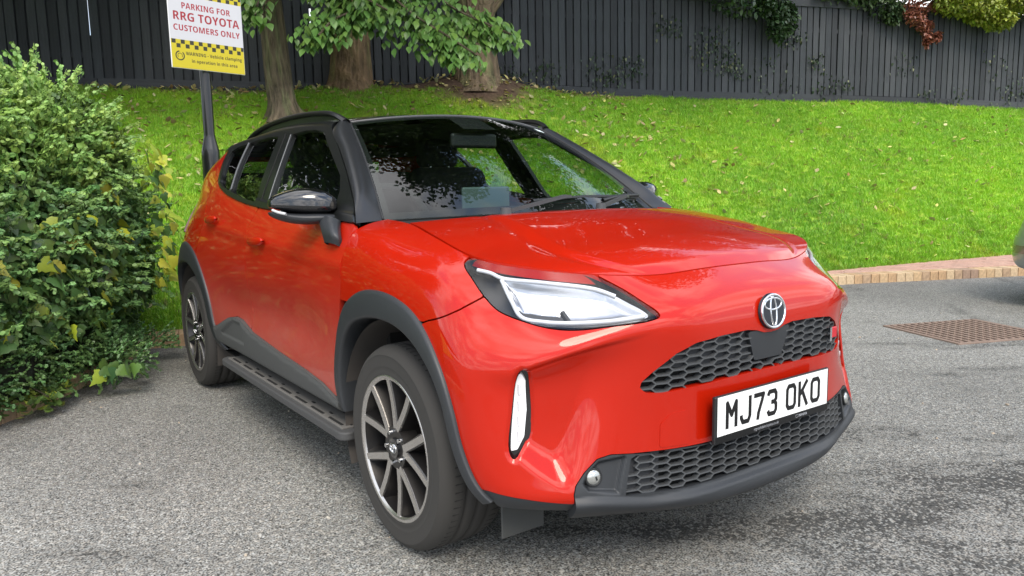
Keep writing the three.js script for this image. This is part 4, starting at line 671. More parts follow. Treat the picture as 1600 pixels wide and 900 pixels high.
// crease from the headlamp tip down round the daytime lamp, and the pocket under it
const along = (k, s) => { for (let i = 1; i < k.length; i++) if (s <= k[i][0]) { const t = Math.max(0, (s - k[i - 1][0]) / (k[i][0] - k[i - 1][0])); return lerp(k[i - 1][1], k[i][1], t); } return k[k.length - 1][1]; };
const upperCrease = smooth([[.30, .780], [.42, .768], [.52, .748], [.64, .718], [.74, .688], [.79, .668], [.90, .60]], 5, false), lowerLedge = smooth([[.30, .43], [.50, .43], [.56, .425], [.62, .385], [.66, .350], [.72, .378], [.785, .425], [.90, .50]], 5, false);
const noseOff = (p) => {
  const s = Math.abs(p.s);
  let d = 0;
  // the cheek: hollow between the crease that runs in from the daytime lamp and the ledge that runs down to the fog lamp
  const below = along(upperCrease, s) - p.y, above = p.y - along(lowerLedge, s);
  d -= 0.032 * (.24 * sstep(0, .020, below) + .78 * sstep(-.06, .24, below) * sstep(0, .02, below)) * sstep(-.01, lerp(.27, .085, sstep(.58, .70, s)), above) * sstep(.42, .66, s) * sstep(.812, .772, s);
  d -= 0.008 * sstep(.012, -.006, oDrlPocket(s, p.y));
  return d;
};
const oPlinth = poly([[.305, .527], [.36, .523], [.392, .497], [.398, .434], [.300, .432]]);
const SFU = (x) => SF0 + x, GAP = 0.0023;
const noseRange = [SFU(0), SFU(7.4), 0, 8];
const inBumper = (p) => {
  const fender = poly2(p);
  return Math.max(-oHead(p.s, p.y) + .003, -oGrille(p.s, p.y), -oLow(p.s, p.y), -oDrlPocket(p.s, p.y) + .0, fender, -oArchF(p.x, p.y), redBottom(p.s, p.y));
};
const fenderSide = poly([[.5, .995], [.847, .847], [.93, .815], [1.12, .765], [3, .765], [3, 2], [.5, 2]]);
const poly2 = (p) => -fenderSide(p.s, p.y) + GAP;
const redBottom = (s, y) => (s > .6 ? lerp(.310, .345, Math.min(1, (s - .647) / .25)) - y : -1);

mesh('bumper', both(panel(SF, ...noseRange, .0062, (p) => Math.max(inBumper(p), p.y > .86 && Math.abs(p.s) < .75 ? -topGap(p) : -1), { off: noseOff, flange: .022, openU: false })), paint, car);
rightLeft('tow_cover', panel(SF, SFU(1), SFU(4), 2, 5, .006, (p) => oPlinth(p.s, p.y), { off: (p) => noseOff(p) + .0018, flange: .003 }), paint);
function topGap(p) { return (8 - p.V) * 0.06 - GAP; }
mesh('fender', panel(SF, SFU(4.2), SFU(10.4), 0, 8, .010, (p) => Math.max(fenderSide(p.s, p.y) + GAP, -oHead(p.s, p.y) + .003, -oArchF(p.x, p.y), -topGap(p), behindDoorCut(p.x, p.y) < 0 ? GAP - behindDoorCut(p.x, p.y) * 0 + GAP : GAP - behindDoorCut(p.x, p.y), .36 - p.y), { flange: .02 }), paint, car);
mesh('fender', mirrorZ(panel(SF, SFU(4.2), SFU(10.4), 0, 8, .016, (p) => Math.max(fenderSide(p.s, p.y) + GAP, -oHead(p.s, p.y) + .003, -oArchF(p.x, p.y), -topGap(p), GAP - behindDoorCut(p.x, p.y), .36 - p.y), { flange: .02 })), paint, car);

// ---- bonnet: stretched over the four edges that it meets
const UC = SFU(3.15), UE = SFU(9.0);
const edgeR = (s) => SF.at(lerp(UC, UE, s), 8), edgeF = (t) => { const p = SF.at(SF0 + Math.abs(t) * (UC - SF0), 8); return [p[0], p[1], Math.sign(t) * Math.abs(p[2])]; };
const eE = SF.at(UE, 8), eC = SF.at(UC, 8);
const edgeB = (t) => [eE[0] + .075 * (1 - t * t), eE[1] + .022 * (1 - t * t), eE[2] * t];
function bonnetAt(s, t) {
  const F = edgeF(t), B = edgeB(t), R = edgeR(s), a = Math.abs(t), o = [];
  for (let c = 0; c < 3; c++) {
    const sg = c === 2 ? -1 : 1, L = sg * R[c], w = (t + 1) / 2;
    const bil = (1 - s) * lerp(sg * eC[c], eC[c], w) + s * lerp(sg * eE[c], eE[c], w);
    o.push((1 - s) * F[c] + s * B[c] + lerp(L, R[c], w) - bil);
  }
  const tc = lerp(.70, .545, s), in1 = Math.min(1, 4 * s) ;
  o[1] += .022 * Math.sin(Math.PI * Math.pow(s, .8)) * (1 - t * t) + .0065 * sstep(tc + .045, tc - .02, a) * sstep(0, .12, s) * sstep(1.02, .9, s) - .002 * sstep(.05, 0, Math.abs(a - tc - .06)) * sstep(0, .15, s);
  return o;
}
{
  const g = gridGeo(110, 150, (u, v) => bonnetAt(lerp(.004, .995, u), lerp(-.996, .996, v)));
  const under = gridGeo(110, 2, (u, v) => { const p = bonnetAt(lerp(.004, .995, u), .996); return [p[0], p[1] - .03 * v, p[2] - .002 * v]; }), fr = gridGeo(2, 150, (u, v) => { const p = bonnetAt(.004, lerp(-.996, .996, v)); return [p[0] - .004 * u, p[1] - .035 * u, p[2]]; });
  mesh('bonnet', [g, under, mirrorZ(under), fr], paint, car);
  mesh('bonnet_tray', gridGeo(20, 20, (u, v) => { const p = bonnetAt(u, lerp(-1, 1, v)); return [p[0] * .97 - .01, p[1] - .05, p[2] * .985]; }), matte, car);
}

// ---- doors, rear quarters and tail
const doorOff = (p) => -.012 * sstep(.16, 0, Math.abs(p.y - .60 - .05 * (p.x + 1.4))) * sstep(-.45, -.8, p.x) * sstep(-2.2, -1.7, p.x) + .006 * sstep(.05, 0, Math.abs(p.y - (.885 + .05 * (-.4 - p.x)))) * sstep(-2.3, -1.9, p.x);
const red = (p) => Math.max(-aboveBelt(p.x, p.y) + .001, -belowClad(p.x, p.y) + .001, -oArchF(p.x, p.y), -oArchR(p.x, p.y));
const handleAt = (x, y) => { const [U, V] = SS.find(0, 1, x, y, 1, 9, 4, 9); return [SS.at(U, V), SS.normal(U, V)]; };
function handle(x, y, m, left) {
  const [p, n] = handleAt(x, y), k = left ? -1 : 1, P = (a, b, c) => [p[0] + a, p[1] + b, (p[2] + c) * k];
  const g = gridGeo(20, 12, (u, v) => { const t = u * 2 - 1, w = .017 * Math.pow(1 - Math.pow(Math.abs(t), 4), .5) + .002, an = v * 2 * Math.PI; return P(t * .105, w * Math.sin(an) + .006 * t, .030 - .012 * t * t + .009 * Math.cos(an)); });
  mesh('handle', g, paint, m);
}
rightLeft('front_door', panel(SS, 1.4, 5.6, 0, 9, .014, (p) => Math.max(red(p), behindDoorCut(p.x, p.y) + GAP, GAP - behindB(p.x, p.y)), { off: doorOff, flange: .018 }), doorPaint, (m, l) => handle(-1.245, .925, m, l));
rightLeft('rear_door', panel(SS, 4.6, 9.4, 0, 11, .014, (p) => Math.max(red(p), behindB(p.x, p.y) + GAP, GAP - behindR(p.x, p.y)), { off: doorOff, flange: .018 }), doorPaint, (m, l) => handle(-2.02, 1.0, m, l));
const tailLamp = (p) => Math.max(Math.abs(p.y - 1.0) - .055 - .05 * sstep(-3.0, -2.86, p.x), p.x + 2.86);
rightLeft('rear_quarter', panel(SS, 6.6, 10.2, 0, 11, .016, (p) => Math.max(red(p), behindR(p.x, p.y) + GAP, -tailLamp(p)), { flange: .018 }), paint);
rightLeft('tail_lamp', panel(SS, 9.2, 13, 5, 9, .016, (p) => tailLamp(p), { off: () => .012, flange: .02 }), phys([.10, .003, .003], .1, 0, { clearcoat: 1 }));
mesh('tailgate', both(panel(SS, 10.2, 13, 3.5, 11, .022, (p) => Math.max(red(p), -tailLamp(p), -rearWin(p), .60 - p.y), { flange: .015 })), paint, car);
function rearWin(p) { return Math.max((10.75 - p.U) * .3, p.y - 1.335, 1.12 - p.y); }
mesh('rear_window', both(panel(SS, 10.6, 13, 7, 11, .022, rearWin, { off: () => -.004, flange: 0 })), darkGlass, car);
mesh('rear_bumper', both(panel(SS, 9.0, 13, 0, 5, .02, (p) => Math.max(p.y - .60, -oArchR(p.x, p.y)), { off: () => .012, flange: .03 })), plastic, car);

// ---- black window surrounds, roof and panes
const frameCut = (p) => Math.max(aboveBelt(p.x, p.y), -frontPane(p.x, p.y), -rearPane(p.x, p.y), -quarterPane(p.x, p.y), pillarLine(p.x, p.y));
const pillarLine = (x, y) => { const t = sstepInv(y); return x - t; };
function sstepInv(y) { const k = [[1.0, -.362], [1.024, -.372], [1.09, -.455], [1.2, -.635], [1.3, -.82], [1.39, -.995], [1.425, -1.045], [1.46, -1.06]]; for (let i = 1; i < k.length; i++) if (y <= k[i][0]) return lerp(k[i - 1][1], k[i][1], (y - k[i - 1][0]) / (k[i][0] - k[i - 1][0])); return -1.06; }
rightLeft('window_frame', panel(SS, 1.2, 12.99, 7, 11.05, .011, frameCut, { off: (p) => .002 + .006 * sstep(.028, .012, Math.abs(beltLine(p.x, p.y))), flange: .02 }), std([0.010, 0.011, 0.011], 0.28));
function beltLine(x, y) { return aboveBelt(x, y) + .012; }
const innerPane = { off: () => -.008, flange: 0 };
rightLeft('front_side_window', panel(SS, 1.2, 6.5, 7.4, 11, .03, (p) => frontPane(p.x, p.y) - .008, innerPane), sideGlass);
rightLeft('rear_side_window', panel(SS, 4, 8.5, 7.4, 11, .03, (p) => rearPane(p.x, p.y) - .008, innerPane), sideGlass);
rightLeft('quarter_window', panel(SS, 5.5, 9.8, 7.4, 11, .03, (p) => quarterPane(p.x, p.y) - .008, innerPane), darkGlass);
const seal = (pts, r) => tube(pts.map(([x, y]) => { const [U, V] = SS.find(0, 1, x, y, 1, 10, 7.5, 11.2), q = SS.at(U, V), n = SS.normal(U, V); return [q[0] + n[0] * .003, q[1] + n[1] * .003, q[2] + n[2] * .003]; }), r, 40, 6);
rightLeft('window_seal', seal([[-1.900, 1.140], [-1.97, 1.262], [-2.052, 1.392]], .006), std([.10, .105, .11], .35, .4));
rightLeft('door_gap', seal([[-1.405, 1.066], [-1.440, 1.20], [-1.500, 1.405]], .0022), matte);
rightLeft('window_seal', seal([[-1.306, 1.08], [-1.340, 1.17], [-1.42, 1.395]], .004), std([.09, .095, .10], .35, .4));
{
  const roofFront = (p) => { const x = -1.015 + .085 * (1 - Math.min(1, (p.z / .51) ** 2)); return p.x - x + .006; };
  mesh('roof', both(panel(SS, 1.3, 13, 11, 13, .025, (p) => roofFront(p), { off: (p) => .002, flange: .015 })), gloss, car);
}
const scB = (t) => [-.385 + .20 * (1 - t * t), 1.030 + .014 * (1 - t * t), .672 * t], scT = (t) => [-1.012 + .085 * (1 - t * t), 1.4245 + .036 * (1 - t * t), .506 * t];
const screenAt = (s, t, d = 0) => { const b = scB(t), p = scT(t), k = .034 * 4 * s * (1 - s) * (1 - .35 * t * t) - d; return [lerp(b[0], p[0], s) + .52 * k, lerp(b[1], p[1], s) + .85 * k, lerp(b[2], p[2], s)]; };
mesh('windscreen', gridGeo(24, 30, (u, v) => screenAt(u, lerp(-1, 1, v))), screenGlass, car);
mesh('windscreen_border', [gridGeo(24, 6, (u, v) => screenAt(u, lerp(.965, 1.0, v), .004)), gridGeo(24, 6, (u, v) => screenAt(u, lerp(-1, -.965, v), .004)), gridGeo(4, 30, (u, v) => screenAt(lerp(.965, 1, u), lerp(-1, 1, v), .004)), gridGeo(4, 30, (u, v) => screenAt(lerp(0, .055, u), lerp(-1, 1, v), .004)), gridGeo(6, 8, (u, v) => screenAt(lerp(.80, .97, u), lerp(-.16, .16, v) , .004))], matte, car);
// screen pillars: bent strips from the screen edge over to the door frame
{
  const doorEdge = [[1.024, -.368, .788], [1.09, -.453, .757], [1.2, -.633, .697], [1.3, -.818, .647], [1.39, -.992, .594], [1.432, -1.043, .535]].map((k) => { const [U, V] = SS.find(0, 1, k[1], k[0], .2, 4, 7, 11.4), q = SS.at(U, V); return k[0] > 1.42 || k[0] < 1.02 ? [k[1], k[0], k[2]] : q; });
  const cur = new THREE.CatmullRomCurve3(doorEdge.map(V3));
  const P = (u, v) => { const s = u, a = screenAt(Math.max(0, s), 1.0), A = s < 0 ? [a[0] + .02, a[1] - .02, a[2]] : a, b = cur.getPoint(u), k = .026 * 4 * v * (1 - v) * sstep(0, .25, u); return [lerp(A[0], b.x, v) + .45 * k, lerp(A[1], b.y, v) + .6 * k, lerp(A[2], b.z, v) + .6 * k]; };
  rightLeft('screen_pillar', [gridGeo(40, 14, (u, v) => P(u, lerp(.0, .975, v)), true), gridGeo(40, 1, (u, v) => { const p = P(u, .975); return [p[0] - .01 * v, p[1] - .012 * v, p[2] - .02 * v]; })].reduce((a, b) => mergeGeometries([tidy(a), tidy(b)])), std([0.017, 0.018, 0.02], 0.30));
  mesh('screen_seal', both(tube([0, .25, .5, .75, 1].map((s) => { const p = screenAt(s, 1.004); return [p[0], p[1] + .002, p[2]]; }), .005, 20, 6)), plasticDark, car);
  mesh('roof_trim', tube([-1, -.66, -.33, 0, .33, .66, 1].map((t) => { const p = scT(t); return [p[0] - .003, p[1] + .001, p[2]]; }), .006, 30, 6), std([.06, .062, .065], .35), car);
}
// roof rails
rightLeft('roof_rail', (() => {
  const pts = [[-.985, 1.424, .535], [-1.03, 1.447, .548], [-1.10, 1.466, .557], [-1.30, 1.482, .570], [-1.60, 1.486, .578], [-1.90, 1.474, .577], [-2.12, 1.450, .570], [-2.26, 1.425, .560], [-2.32, 1.402, .553]];
  const c = new THREE.CatmullRomCurve3(pts.map(V3)), N = 60, R = 8;
  const rail = gridGeo(N, R, (u, v) => { const p = c.getPoint(u), a = v * 2 * Math.PI, w = lerp(.016, .010, Math.sin(Math.PI * u)) * 1.2; return [p.x, p.y + .012 * Math.sin(a), p.z + w * Math.cos(a)]; });
  const web = gridGeo(N, 1, (u, v) => { const p = c.getPoint(u); return [p.x, lerp(p.y, Math.min(p.y, 1.44 - .04 * sstep(-1.9, -2.3, p.x)), v), p.z - .004]; });
  return mergeGeometries([tidy(rail), tidy(web)]);
})(), std([.010, .010, .011], .35));

// ---- arch flares: a bent strip round each wheel opening
function flare(out, inn, S, u0, u1, mirrorIt, roundIn = .10) {
  const n = out.length, m = Math.min(n, inn.length), rows = [];
  for (let i = 0; i < m; i++) {
    const o = out[i], q = inn[i], prof = [];
    for (const [t, d] of [[-.02, -.004], [0, .004], [.05, .0095], [.14, .012], [.45, .014], [.86, .015], [.95, .012], [1, .004], [1.03, -.015], [1.05, -roundIn]]) {
      const x = lerp(o[0], q[0], t), y = lerp(o[1], q[1], t), [U, V] = S.find(0, 1, x, Math.max(y, .30), u0, u1, 0, 8), p = S.at(U, V), k = S.normal(U, V);
      prof.push(d < -.05 ? [x, y, p[2] + d] : [x + k[0] * d, y + k[1] * d * .3, p[2] + k[2] * d]);
    }
    rows.push(prof);
  }
  const W = rows[0].length, p = [], ix = [];
  rows.forEach((r) => r.forEach((q) => p.push(...q)));
  for (let i = 0; i < rows.length - 1; i++) for (let j = 0; j < W - 1; j++) { const a = i * W + j, b = a + W; ix.push(a, b, a + 1, b, b + 1, a + 1); }
  const g = new THREE.BufferGeometry(); g.setAttribute('position', new THREE.Float32BufferAttribute(p, 3)); g.setIndex(ix); g.computeVertexNormals();
  return g;
}
rightLeft('wheel_arch', flare(archOut, archIn, SF, SFU(4), SFU(11)), plastic);
rightLeft('wheel_arch', flare(archOutR, archInR, SS, 5, 10), plastic);
// sills and lower cladding
const cladRegion = (p) => Math.max(belowClad(p.x, p.y), -oArchF(p.x, p.y), -oArchR(p.x, p.y), p.x + .36, -2.2 - p.x);
rightLeft('side_cladding', panel(SS, 1.5, 8, 0, 5, .012, cladRegion, { off: (p) => .010 + .006 * sstep(0, -.02, belowClad(p.x, p.y)) - .055 * sstep(.37, .30, p.y) - .008 * sstep(.012, -.004, poly([[-1.60, .505], [-1.72, .505], [-1.92, .425], [-1.56, .425]])(p.x, p.y)), flange: .02 }), std([.070, .073, .072], .68));
rightLeft('sill', gridGeo(20, 1, (u, v) => [lerp(-.40, -2.10, u), lerp(.30, .26, v), lerp(.825, .62, v)]), matte);

// ---- lower front: chin, fog lamp surrounds, grilles
const chinOff = (p) => { const s = Math.abs(p.s); return .002 + .016 * sstep(.306, .284, p.y - .026 * sstep(.42, .62, s)) - .016 * sstep(.004, -.006, oFogPocket(s, p.y)) * sstep(-.10, .02, -oFogPocket(s, p.y) * 3); };
const oFogPocket = poly([[.500, .421], [.574, .414], [.608, .386], [.624, .360], [.612, .344], [.530, .328]]);
const inChin = (p) => Math.max(oLow(p.s, p.y) + .002, -oLowGrille(p.s, p.y));
mesh('chin', both(panel(SF, SFU(0), SFU(5), 0, 4.2, .0055, inChin, { off: chinOff, flange: .03 })), plastic, car);
rightLeft('bumper_edge', panel(SF, SFU(3.2), SFU(6.6), 0, 3, .010, (p) => Math.max(p.y - (p.s > .6 ? lerp(.310, .345, Math.min(1, (p.s - .647) / .25)) : 1) + .002, -oArchF(p.x, p.y), .648 - p.s, lerp(.27, .30, (p.s - .6) / .4) - p.y), { off: () => -.002, flange: .02 }), plastic);
SF.spot = function (s, y) { let U = SF0; const a = Math.abs(s); for (let i = SF0; i < this.nu - 1; i++) if (this.S[i] <= a) U = i; U += (a - this.S[U]) / (this.S[U + 1] - this.S[U]); let lo = 0, hi = 8; for (let k = 0; k < 26; k++) { const m = (lo + hi) / 2; if (this.at(U, m)[1] < y) lo = m; else hi = m; } return [U, lo]; };
SF.put = function (s, y, d) { const [U, V] = this.spot(s, y), p = this.at(U, V), n = this.normal(U, V), k = s < 0 ? -1 : 1; return [p[0] + n[0] * d, p[1] + n[1] * d, k * (p[2] + n[2] * d)]; };
function honeycomb(region, y0, y1, s1, d0, d1, h, a, b, w) {
  const gs = [], P = (s, y, d) => V3(SF.put(s, y, d)), c = a + b;
  const rib = (s0, ya, sb, yb) => {
    if (region((s0 + sb) / 2, (ya + yb) / 2) > -.001 || region(s0, ya) > .012 || region(sb, yb) > .012) return;
    const dx = sb - s0, dy = yb - ya, l = Math.hypot(dx, dy), nx = -dy / l * w / 2, ny = dx / l * w / 2, ex = dx / l * w * .3, ey = dy / l * w * .3;
    const q = [[s0 - ex + nx, ya - ey + ny], [sb + ex + nx, yb + ey + ny], [sb + ex - nx, yb + ey - ny], [s0 - ex - nx, ya - ey - ny]];
    const F = q.map(([s, y]) => P(s, y, d0)), B = q.map(([s, y]) => P(s, y, d1)), p = [], quad = (A, C, D, E) => { for (const v of [A, C, D, A, D, E]) p.push(v.x, v.y, v.z); };
    quad(F[0], F[1], F[2], F[3]); for (let i = 0; i < 4; i++) quad(F[i], B[i], B[(i + 1) % 4], F[(i + 1) % 4]);
    const g = new THREE.BufferGeometry(); g.setAttribute('position', new THREE.Float32BufferAttribute(p, 3)); g.computeVertexNormals(); gs.push(g);
  };
  const N = Math.ceil(s1 / c);
  for (let i = -N; i <= N; i++) for (let y = y0 - h; y < y1 + h; y += h) {
    const cy = y + (i & 1 ? h / 2 : 0), cs = i * c;
    rib(cs - b, cy + h / 2, cs + b, cy + h / 2); rib(cs + b, cy + h / 2, cs + a, cy); rib(cs + a, cy, cs + b, cy - h / 2);
  }
  return gs;
}
const grilleMat = std([.075, .080, .085], .34);
const grilleOpen = (s, y) => Math.min(poly([[-.01, .635], [.20, .635], [.40, .650], [.46, .60], [.30, .58], [-.01, .58]])(s, y), poly([[-.01, .43], [.39, .43], [.40, .30], [-.01, .30]])(s, y));
const camPanel = poly([[-.094, .716], [.094, .716], [.060, .628], [-.060, .628]]);
mesh('upper_grille', honeycomb((s, y) => Math.max(oGrille(s, y), -camPanel(s, y) + .004), .575, .73, .46, -.004, -.024, .0222, .031, .017, .0040), grilleMat, car);
mesh('lower_grille', honeycomb(oLowGrille, .295, .425, .52, -.003, -.022, .0205, .031, .018, .0038), grilleMat, car);
mesh('grille_plate', both(panel(SF, SFU(0), SFU(4), 1, 6.2, .008, (p) => Math.max(Math.min(oGrille(p.s, p.y), oLowGrille(p.s, p.y)) - .012, -grilleOpen(p.s, p.y)), { off: () => -.017, flange: .004 })), std([.020, .022, .026], .55), car);
mesh('grille_backing', both(panel(SF, SFU(0), SFU(4), 1, 6.2, .03, (p) => Math.min(oGrille(p.s, p.y), oLowGrille(p.s, p.y)) - .03, { off: () => -.032, flange: 0 })), matte, car);
mesh('radar_cover', both(panel(SF, SFU(0), SFU(1), 3, 6, .008, (p) => camPanel(p.s, p.y), { off: () => -.004, flange: .02 })), plastic, car);
{ // small red and silver badge in the grille
  const m = mesh('grille_badge', [[-.300, .655, .005], [-.328, .655, .03]].slice(0, 1).map(([s, y]) => { const p = SF.put(s, y, .006); return box(.008, .044, .010, ...p); }), chrome, car);
  const p = SF.put(-.326, .658, .006); mesh('badge_letters', rbox(.008, .034, .034, ...p, .003), std([.5, .02, .03], .3), m);
}
// emblem on the nose
function emblem(parent, at, n, w, h, r) {
  const Z = V3(n).normalize(), X = new THREE.Vector3().crossVectors(new THREE.Vector3(0, 1, 0), Z).normalize(), Y = new THREE.Vector3().crossVectors(Z, X), M = new THREE.Matrix4().makeBasis(X, Y, Z).setPosition(V3(at));
  const ring = (a, b, cx, cy, t, z = .004) => { const c = []; for (let i = 0; i < 40; i++) { const q = i / 40 * 2 * Math.PI; c.push([cx + a * Math.cos(q), cy + b * Math.sin(q), z]); } return tube(c, t, 48, 8, true); };
  const disc = mesh('emblem', new THREE.CylinderGeometry(1, 1.05, .010, 48).rotateX(Math.PI / 2).scale(w, h, 1).applyMatrix4(M), std([.012, .015, .022], .35), parent);
  mesh('emblem_ring', [ring(w * .95, h * .95, 0, 0, r * 1.25), ring(w * .24, h * .84, 0, 0, r), ring(w * .70, h * .33, 0, h * .42, r)].map((g) => g.applyMatrix4(M)), chrome, disc);
}
{ const p = SF.put(0, .766, .007); emblem(car, p, [1, .13, 0], .0555, .0500, .0034); }

// number plate
{
  const cv = document.createElement('canvas'); cv.width = 1040; cv.height = 222; const x = cv.getContext('2d');
  x.fillStyle = '#f3f4f2'; x.fillRect(0, 0, 1040, 222); x.strokeStyle = '#0c0d10'; x.fillStyle = '#0c0d10'; x.lineWidth = 27; x.lineJoin = 'round'; x.lineCap = 'butt';
  const G = { M: [[[0, 150], [0, 4], [38, 75], [76, 4], [76, 150]]], J: [[[76, -8], [76, 108], [62, 137], [14, 137], [0, 112], [0, 95]]], 7: [[[-12, 4], [76, 4], [62, 40], [32, 110], [26, 150]]], 3: [[[0, 26], [12, 4], [64, 4], [76, 22], [76, 52], [62, 68], [30, 68]], [[62, 68], [76, 84], [76, 118], [62, 137], [12, 137], [0, 115]]], 0: [[[0, 24], [14, 4], [62, 4], [76, 24], [76, 117], [62, 137], [14, 137], [0, 117]]], K: [[[0, -8], [0, 150]], [[78, -8], [6, 74]], [[26, 50], [80, 150]]] };
  let px = 82; const put = (ch, adv) => { for (const s of G[ch]) { x.beginPath(); s.forEach(([a, b], i) => (i ? x.lineTo(px + a, 42 + b) : x.moveTo(px + a, 42 + b))); if (ch === '0') x.closePath(); x.stroke(); } px += adv; };
  put('M', 122); put('J', 122); put('7', 118); put('3', 184); put('0', 122); put('K', 124); put('0', 122);
  x.font = '12px sans-serif'; x.fillText('TOYOTA', 900, 214);
  const t = new THREE.CanvasTexture(cv); t.colorSpace = THREE.SRGBColorSpace; t.anisotropy = 8;
  const n = new THREE.Group(); n.name = 'number_plate'; car.add(n); n.position.set(.762, .5035, 0); n.rotation.set(0, Math.PI / 2, 0);
  const face = new THREE.PlaneGeometry(.520, .111, 1, 1).translate(0, 0, .0065);
  mesh('plate_face', face, std([1, 1, 1], .25, 0, { map: t }), n);
  const c2 = document.createElement('canvas'); c2.width = 1060; c2.height = 40; const y = c2.getContext('2d'); y.fillStyle = '#08090c'; y.fillRect(0, 0, 1060, 40); y.fillStyle = '#b9bcc2'; y.font = '21px sans-serif'; y.fillText('rrgrochdale.toyota.co.uk', 330, 28); y.font = 'bold 22px sans-serif'; y.fillText('TOYOTA', 760, 28); y.lineWidth = 2; y.strokeStyle = '#b9bcc2'; y.beginPath(); y.ellipse(742, 20, 13, 9, 0, 0, 7); y.stroke();
  const t2 = new THREE.CanvasTexture(c2); t2.colorSpace = THREE.SRGBColorSpace;
  mesh('plate_strip', new THREE.PlaneGeometry(.53, .020).translate(0, -.0665, .0062), std([1, 1, 1], .3, 0, { map: t2 }), n);
  mesh('plate_holder', rbox(.538, .136, .012, 0, -.0105, -.0005, .004), plasticDark, n);
  mesh('plate_bracket', box(.46, .09, .03, 0, -.005, -.021), matte, n);
}

// ---- lamps
rightLeft('headlamp', panel(SF, SFU(2), SFU(7.5), 5, 8, .009, (p) => Math.max(oHead(p.s, p.y) + .001, -topGap(p) - .0005), { off: () => -.002, flange: .004 }), lensGlass, (m, l) => {
  const M = (g) => (l ? mirrorZ(g) : g);
  mesh('lamp_housing', M(panel(SF, SFU(1.8), SFU(8), 5, 8, .015, (p) => oHead(p.s, p.y) - .014, { off: () => -.062, flange: 0 })), plasticDark, m);
  mesh('lamp_wall', M((() => { const N = 90, c = []; const q = smooth([[.915, .928], [.858, .940], [.700, .935], [.607, .915], [.535, .888], [.485, .850], [.458, .803], [.480, .790], [.558, .777], [.635, .769], [.690, .773], [.749, .789], [.812, .814], [.845, .847], [.880, .889]], 6); return gridGeo(q.length, 1, (u, v) => { const k = q[Math.round(u * q.length) % q.length]; return SF.put(k[0], k[1], lerp(-.004, -.064, v)); }); })()), plasticDark, m);
  const big = poly(smooth([[.786, .897], [.697, .890], [.590, .877], [.523, .864], [.484, .832], [.458, .802], [.549, .784], [.644, .779], [.732, .785], [.757, .795], [.770, .837]], 2));
  const dim = poly([[.762, .832], [.750, .815], [.694, .808], [.653, .805], [.648, .790], [.731, .794], [.752, .801]]);
  mesh('lamp_reflector', M(panel(SF, SFU(2), SFU(7), 5, 8, .010, (p) => big(p.s, p.y), { off: (p) => -.015 - .016 * sstep(.0, -.03, big(p.s, p.y)) - .010 * sstep(.006, -.006, dim(p.s, p.y)) + .020 * (p.y - .84) * sstep(.50, .60, p.s), flange: .03 })), silverLamp, m);
  const guide = (pts, d, r) => M(tube(pts.map(([s, y]) => SF.put(s, y, d)), r, 50, 8));
  mesh('light_guide', guide([[.783, .892], [.770, .840], [.754, .800], [.701, .789], [.643, .786], [.548, .791], [.475, .800]], -.010, .0060), whiteGuide, m);
  mesh('light_guide', guide([[.862, .917], [.812, .909], [.781, .897], [.666, .885], [.544, .866], [.506, .848]], -.011, .0058), whiteGuide, m);
  mesh('lamp_recess', M(panel(SF, SFU(2), SFU(7), 5, 8, .010, (p) => dim(p.s, p.y), { off: () => -.022, flange: 0 })), plasticDark, m);
  mesh('lamp_divider', M(bar(SF.put(.648, .816, -.020), SF.put(.640, .786, -.020), .010, .012, [1, 0, 0])), plasticDark, m);
});
rightLeft('daytime_lamp', panel(SF, SFU(3.5), SFU(6), 2, 6.5, .006, (p) => oDrl(p.s, p.y), { off: (p) => -.020, flange: .03 }), phys([.86, .88, .90], .12, 0, { clearcoat: 1 }), (m, l) => {
  mesh('lamp_pocket', l ? mirrorZ(panel(SF, SFU(3.5), SFU(6), 2, 6.5, .01, (p) => oDrlPocket(p.s, p.y) - .008, { off: () => -.034, flange: 0 })) : panel(SF, SFU(3.5), SFU(6), 2, 6.5, .01, (p) => oDrlPocket(p.s, p.y) - .008, { off: () => -.034, flange: 0 }), gloss, m);
  for (let i = 0; i < 4; i++) { const y = .49 + i * .04, p = SF.put(.782 - .000 * i, y, -.019); mesh('lamp_element', rbox(.006, .030, .012, p[0] - .001, p[1], p[2] * (l ? -1 : 1), .002), phys([.70, .72, .75], .15, 0, { clearcoat: 1 }), m); }
});
rightLeft('fog_lamp', (() => { const p = SF.put(.592, .376, -.006), n = SF.normal(...SF.spot(.592, .376)), d = V3(n).lerp(new THREE.Vector3(1, 0, .1), .4).normalize(); return new THREE.SphereGeometry(.0205, 24, 8, 0, 6.3, 0, 1.35).scale(1, .42, 1).applyQuaternion(new THREE.Quaternion().setFromUnitVectors(new THREE.Vector3(0, 1, 0), d)).translate(...p); })(), phys([.50, .51, .49], .14, .7, { clearcoat: 1, clearcoatRoughness: .02 }), (m, l) => {
  const p = SF.put(.592, .376, -.006), n = SF.normal(...SF.spot(.592, .376)), k = l ? -1 : 1, d = V3(n).lerp(new THREE.Vector3(1, 0, .1), .4).normalize(); d.z *= k;
  const at = (g, o = 0) => g.applyQuaternion(new THREE.Quaternion().setFromUnitVectors(new THREE.Vector3(0, 1, 0), d)).translate(p[0] + d.x * o, p[1] + d.y * o, p[2] * k + d.z * o);
  mesh('fog_rim', at(new THREE.TorusGeometry(.0225, .003, 8, 32).rotateX(Math.PI / 2)), plasticDark, m);
  mesh('fog_bulb', at(rbox(.012, .004, .006, .003, 0, -.004, .002), .0075), plasticDark, m);
  mesh('fog_seat', at(new THREE.CylinderGeometry(.026, .030, .03, 24), -.017), plasticDark, m);
});

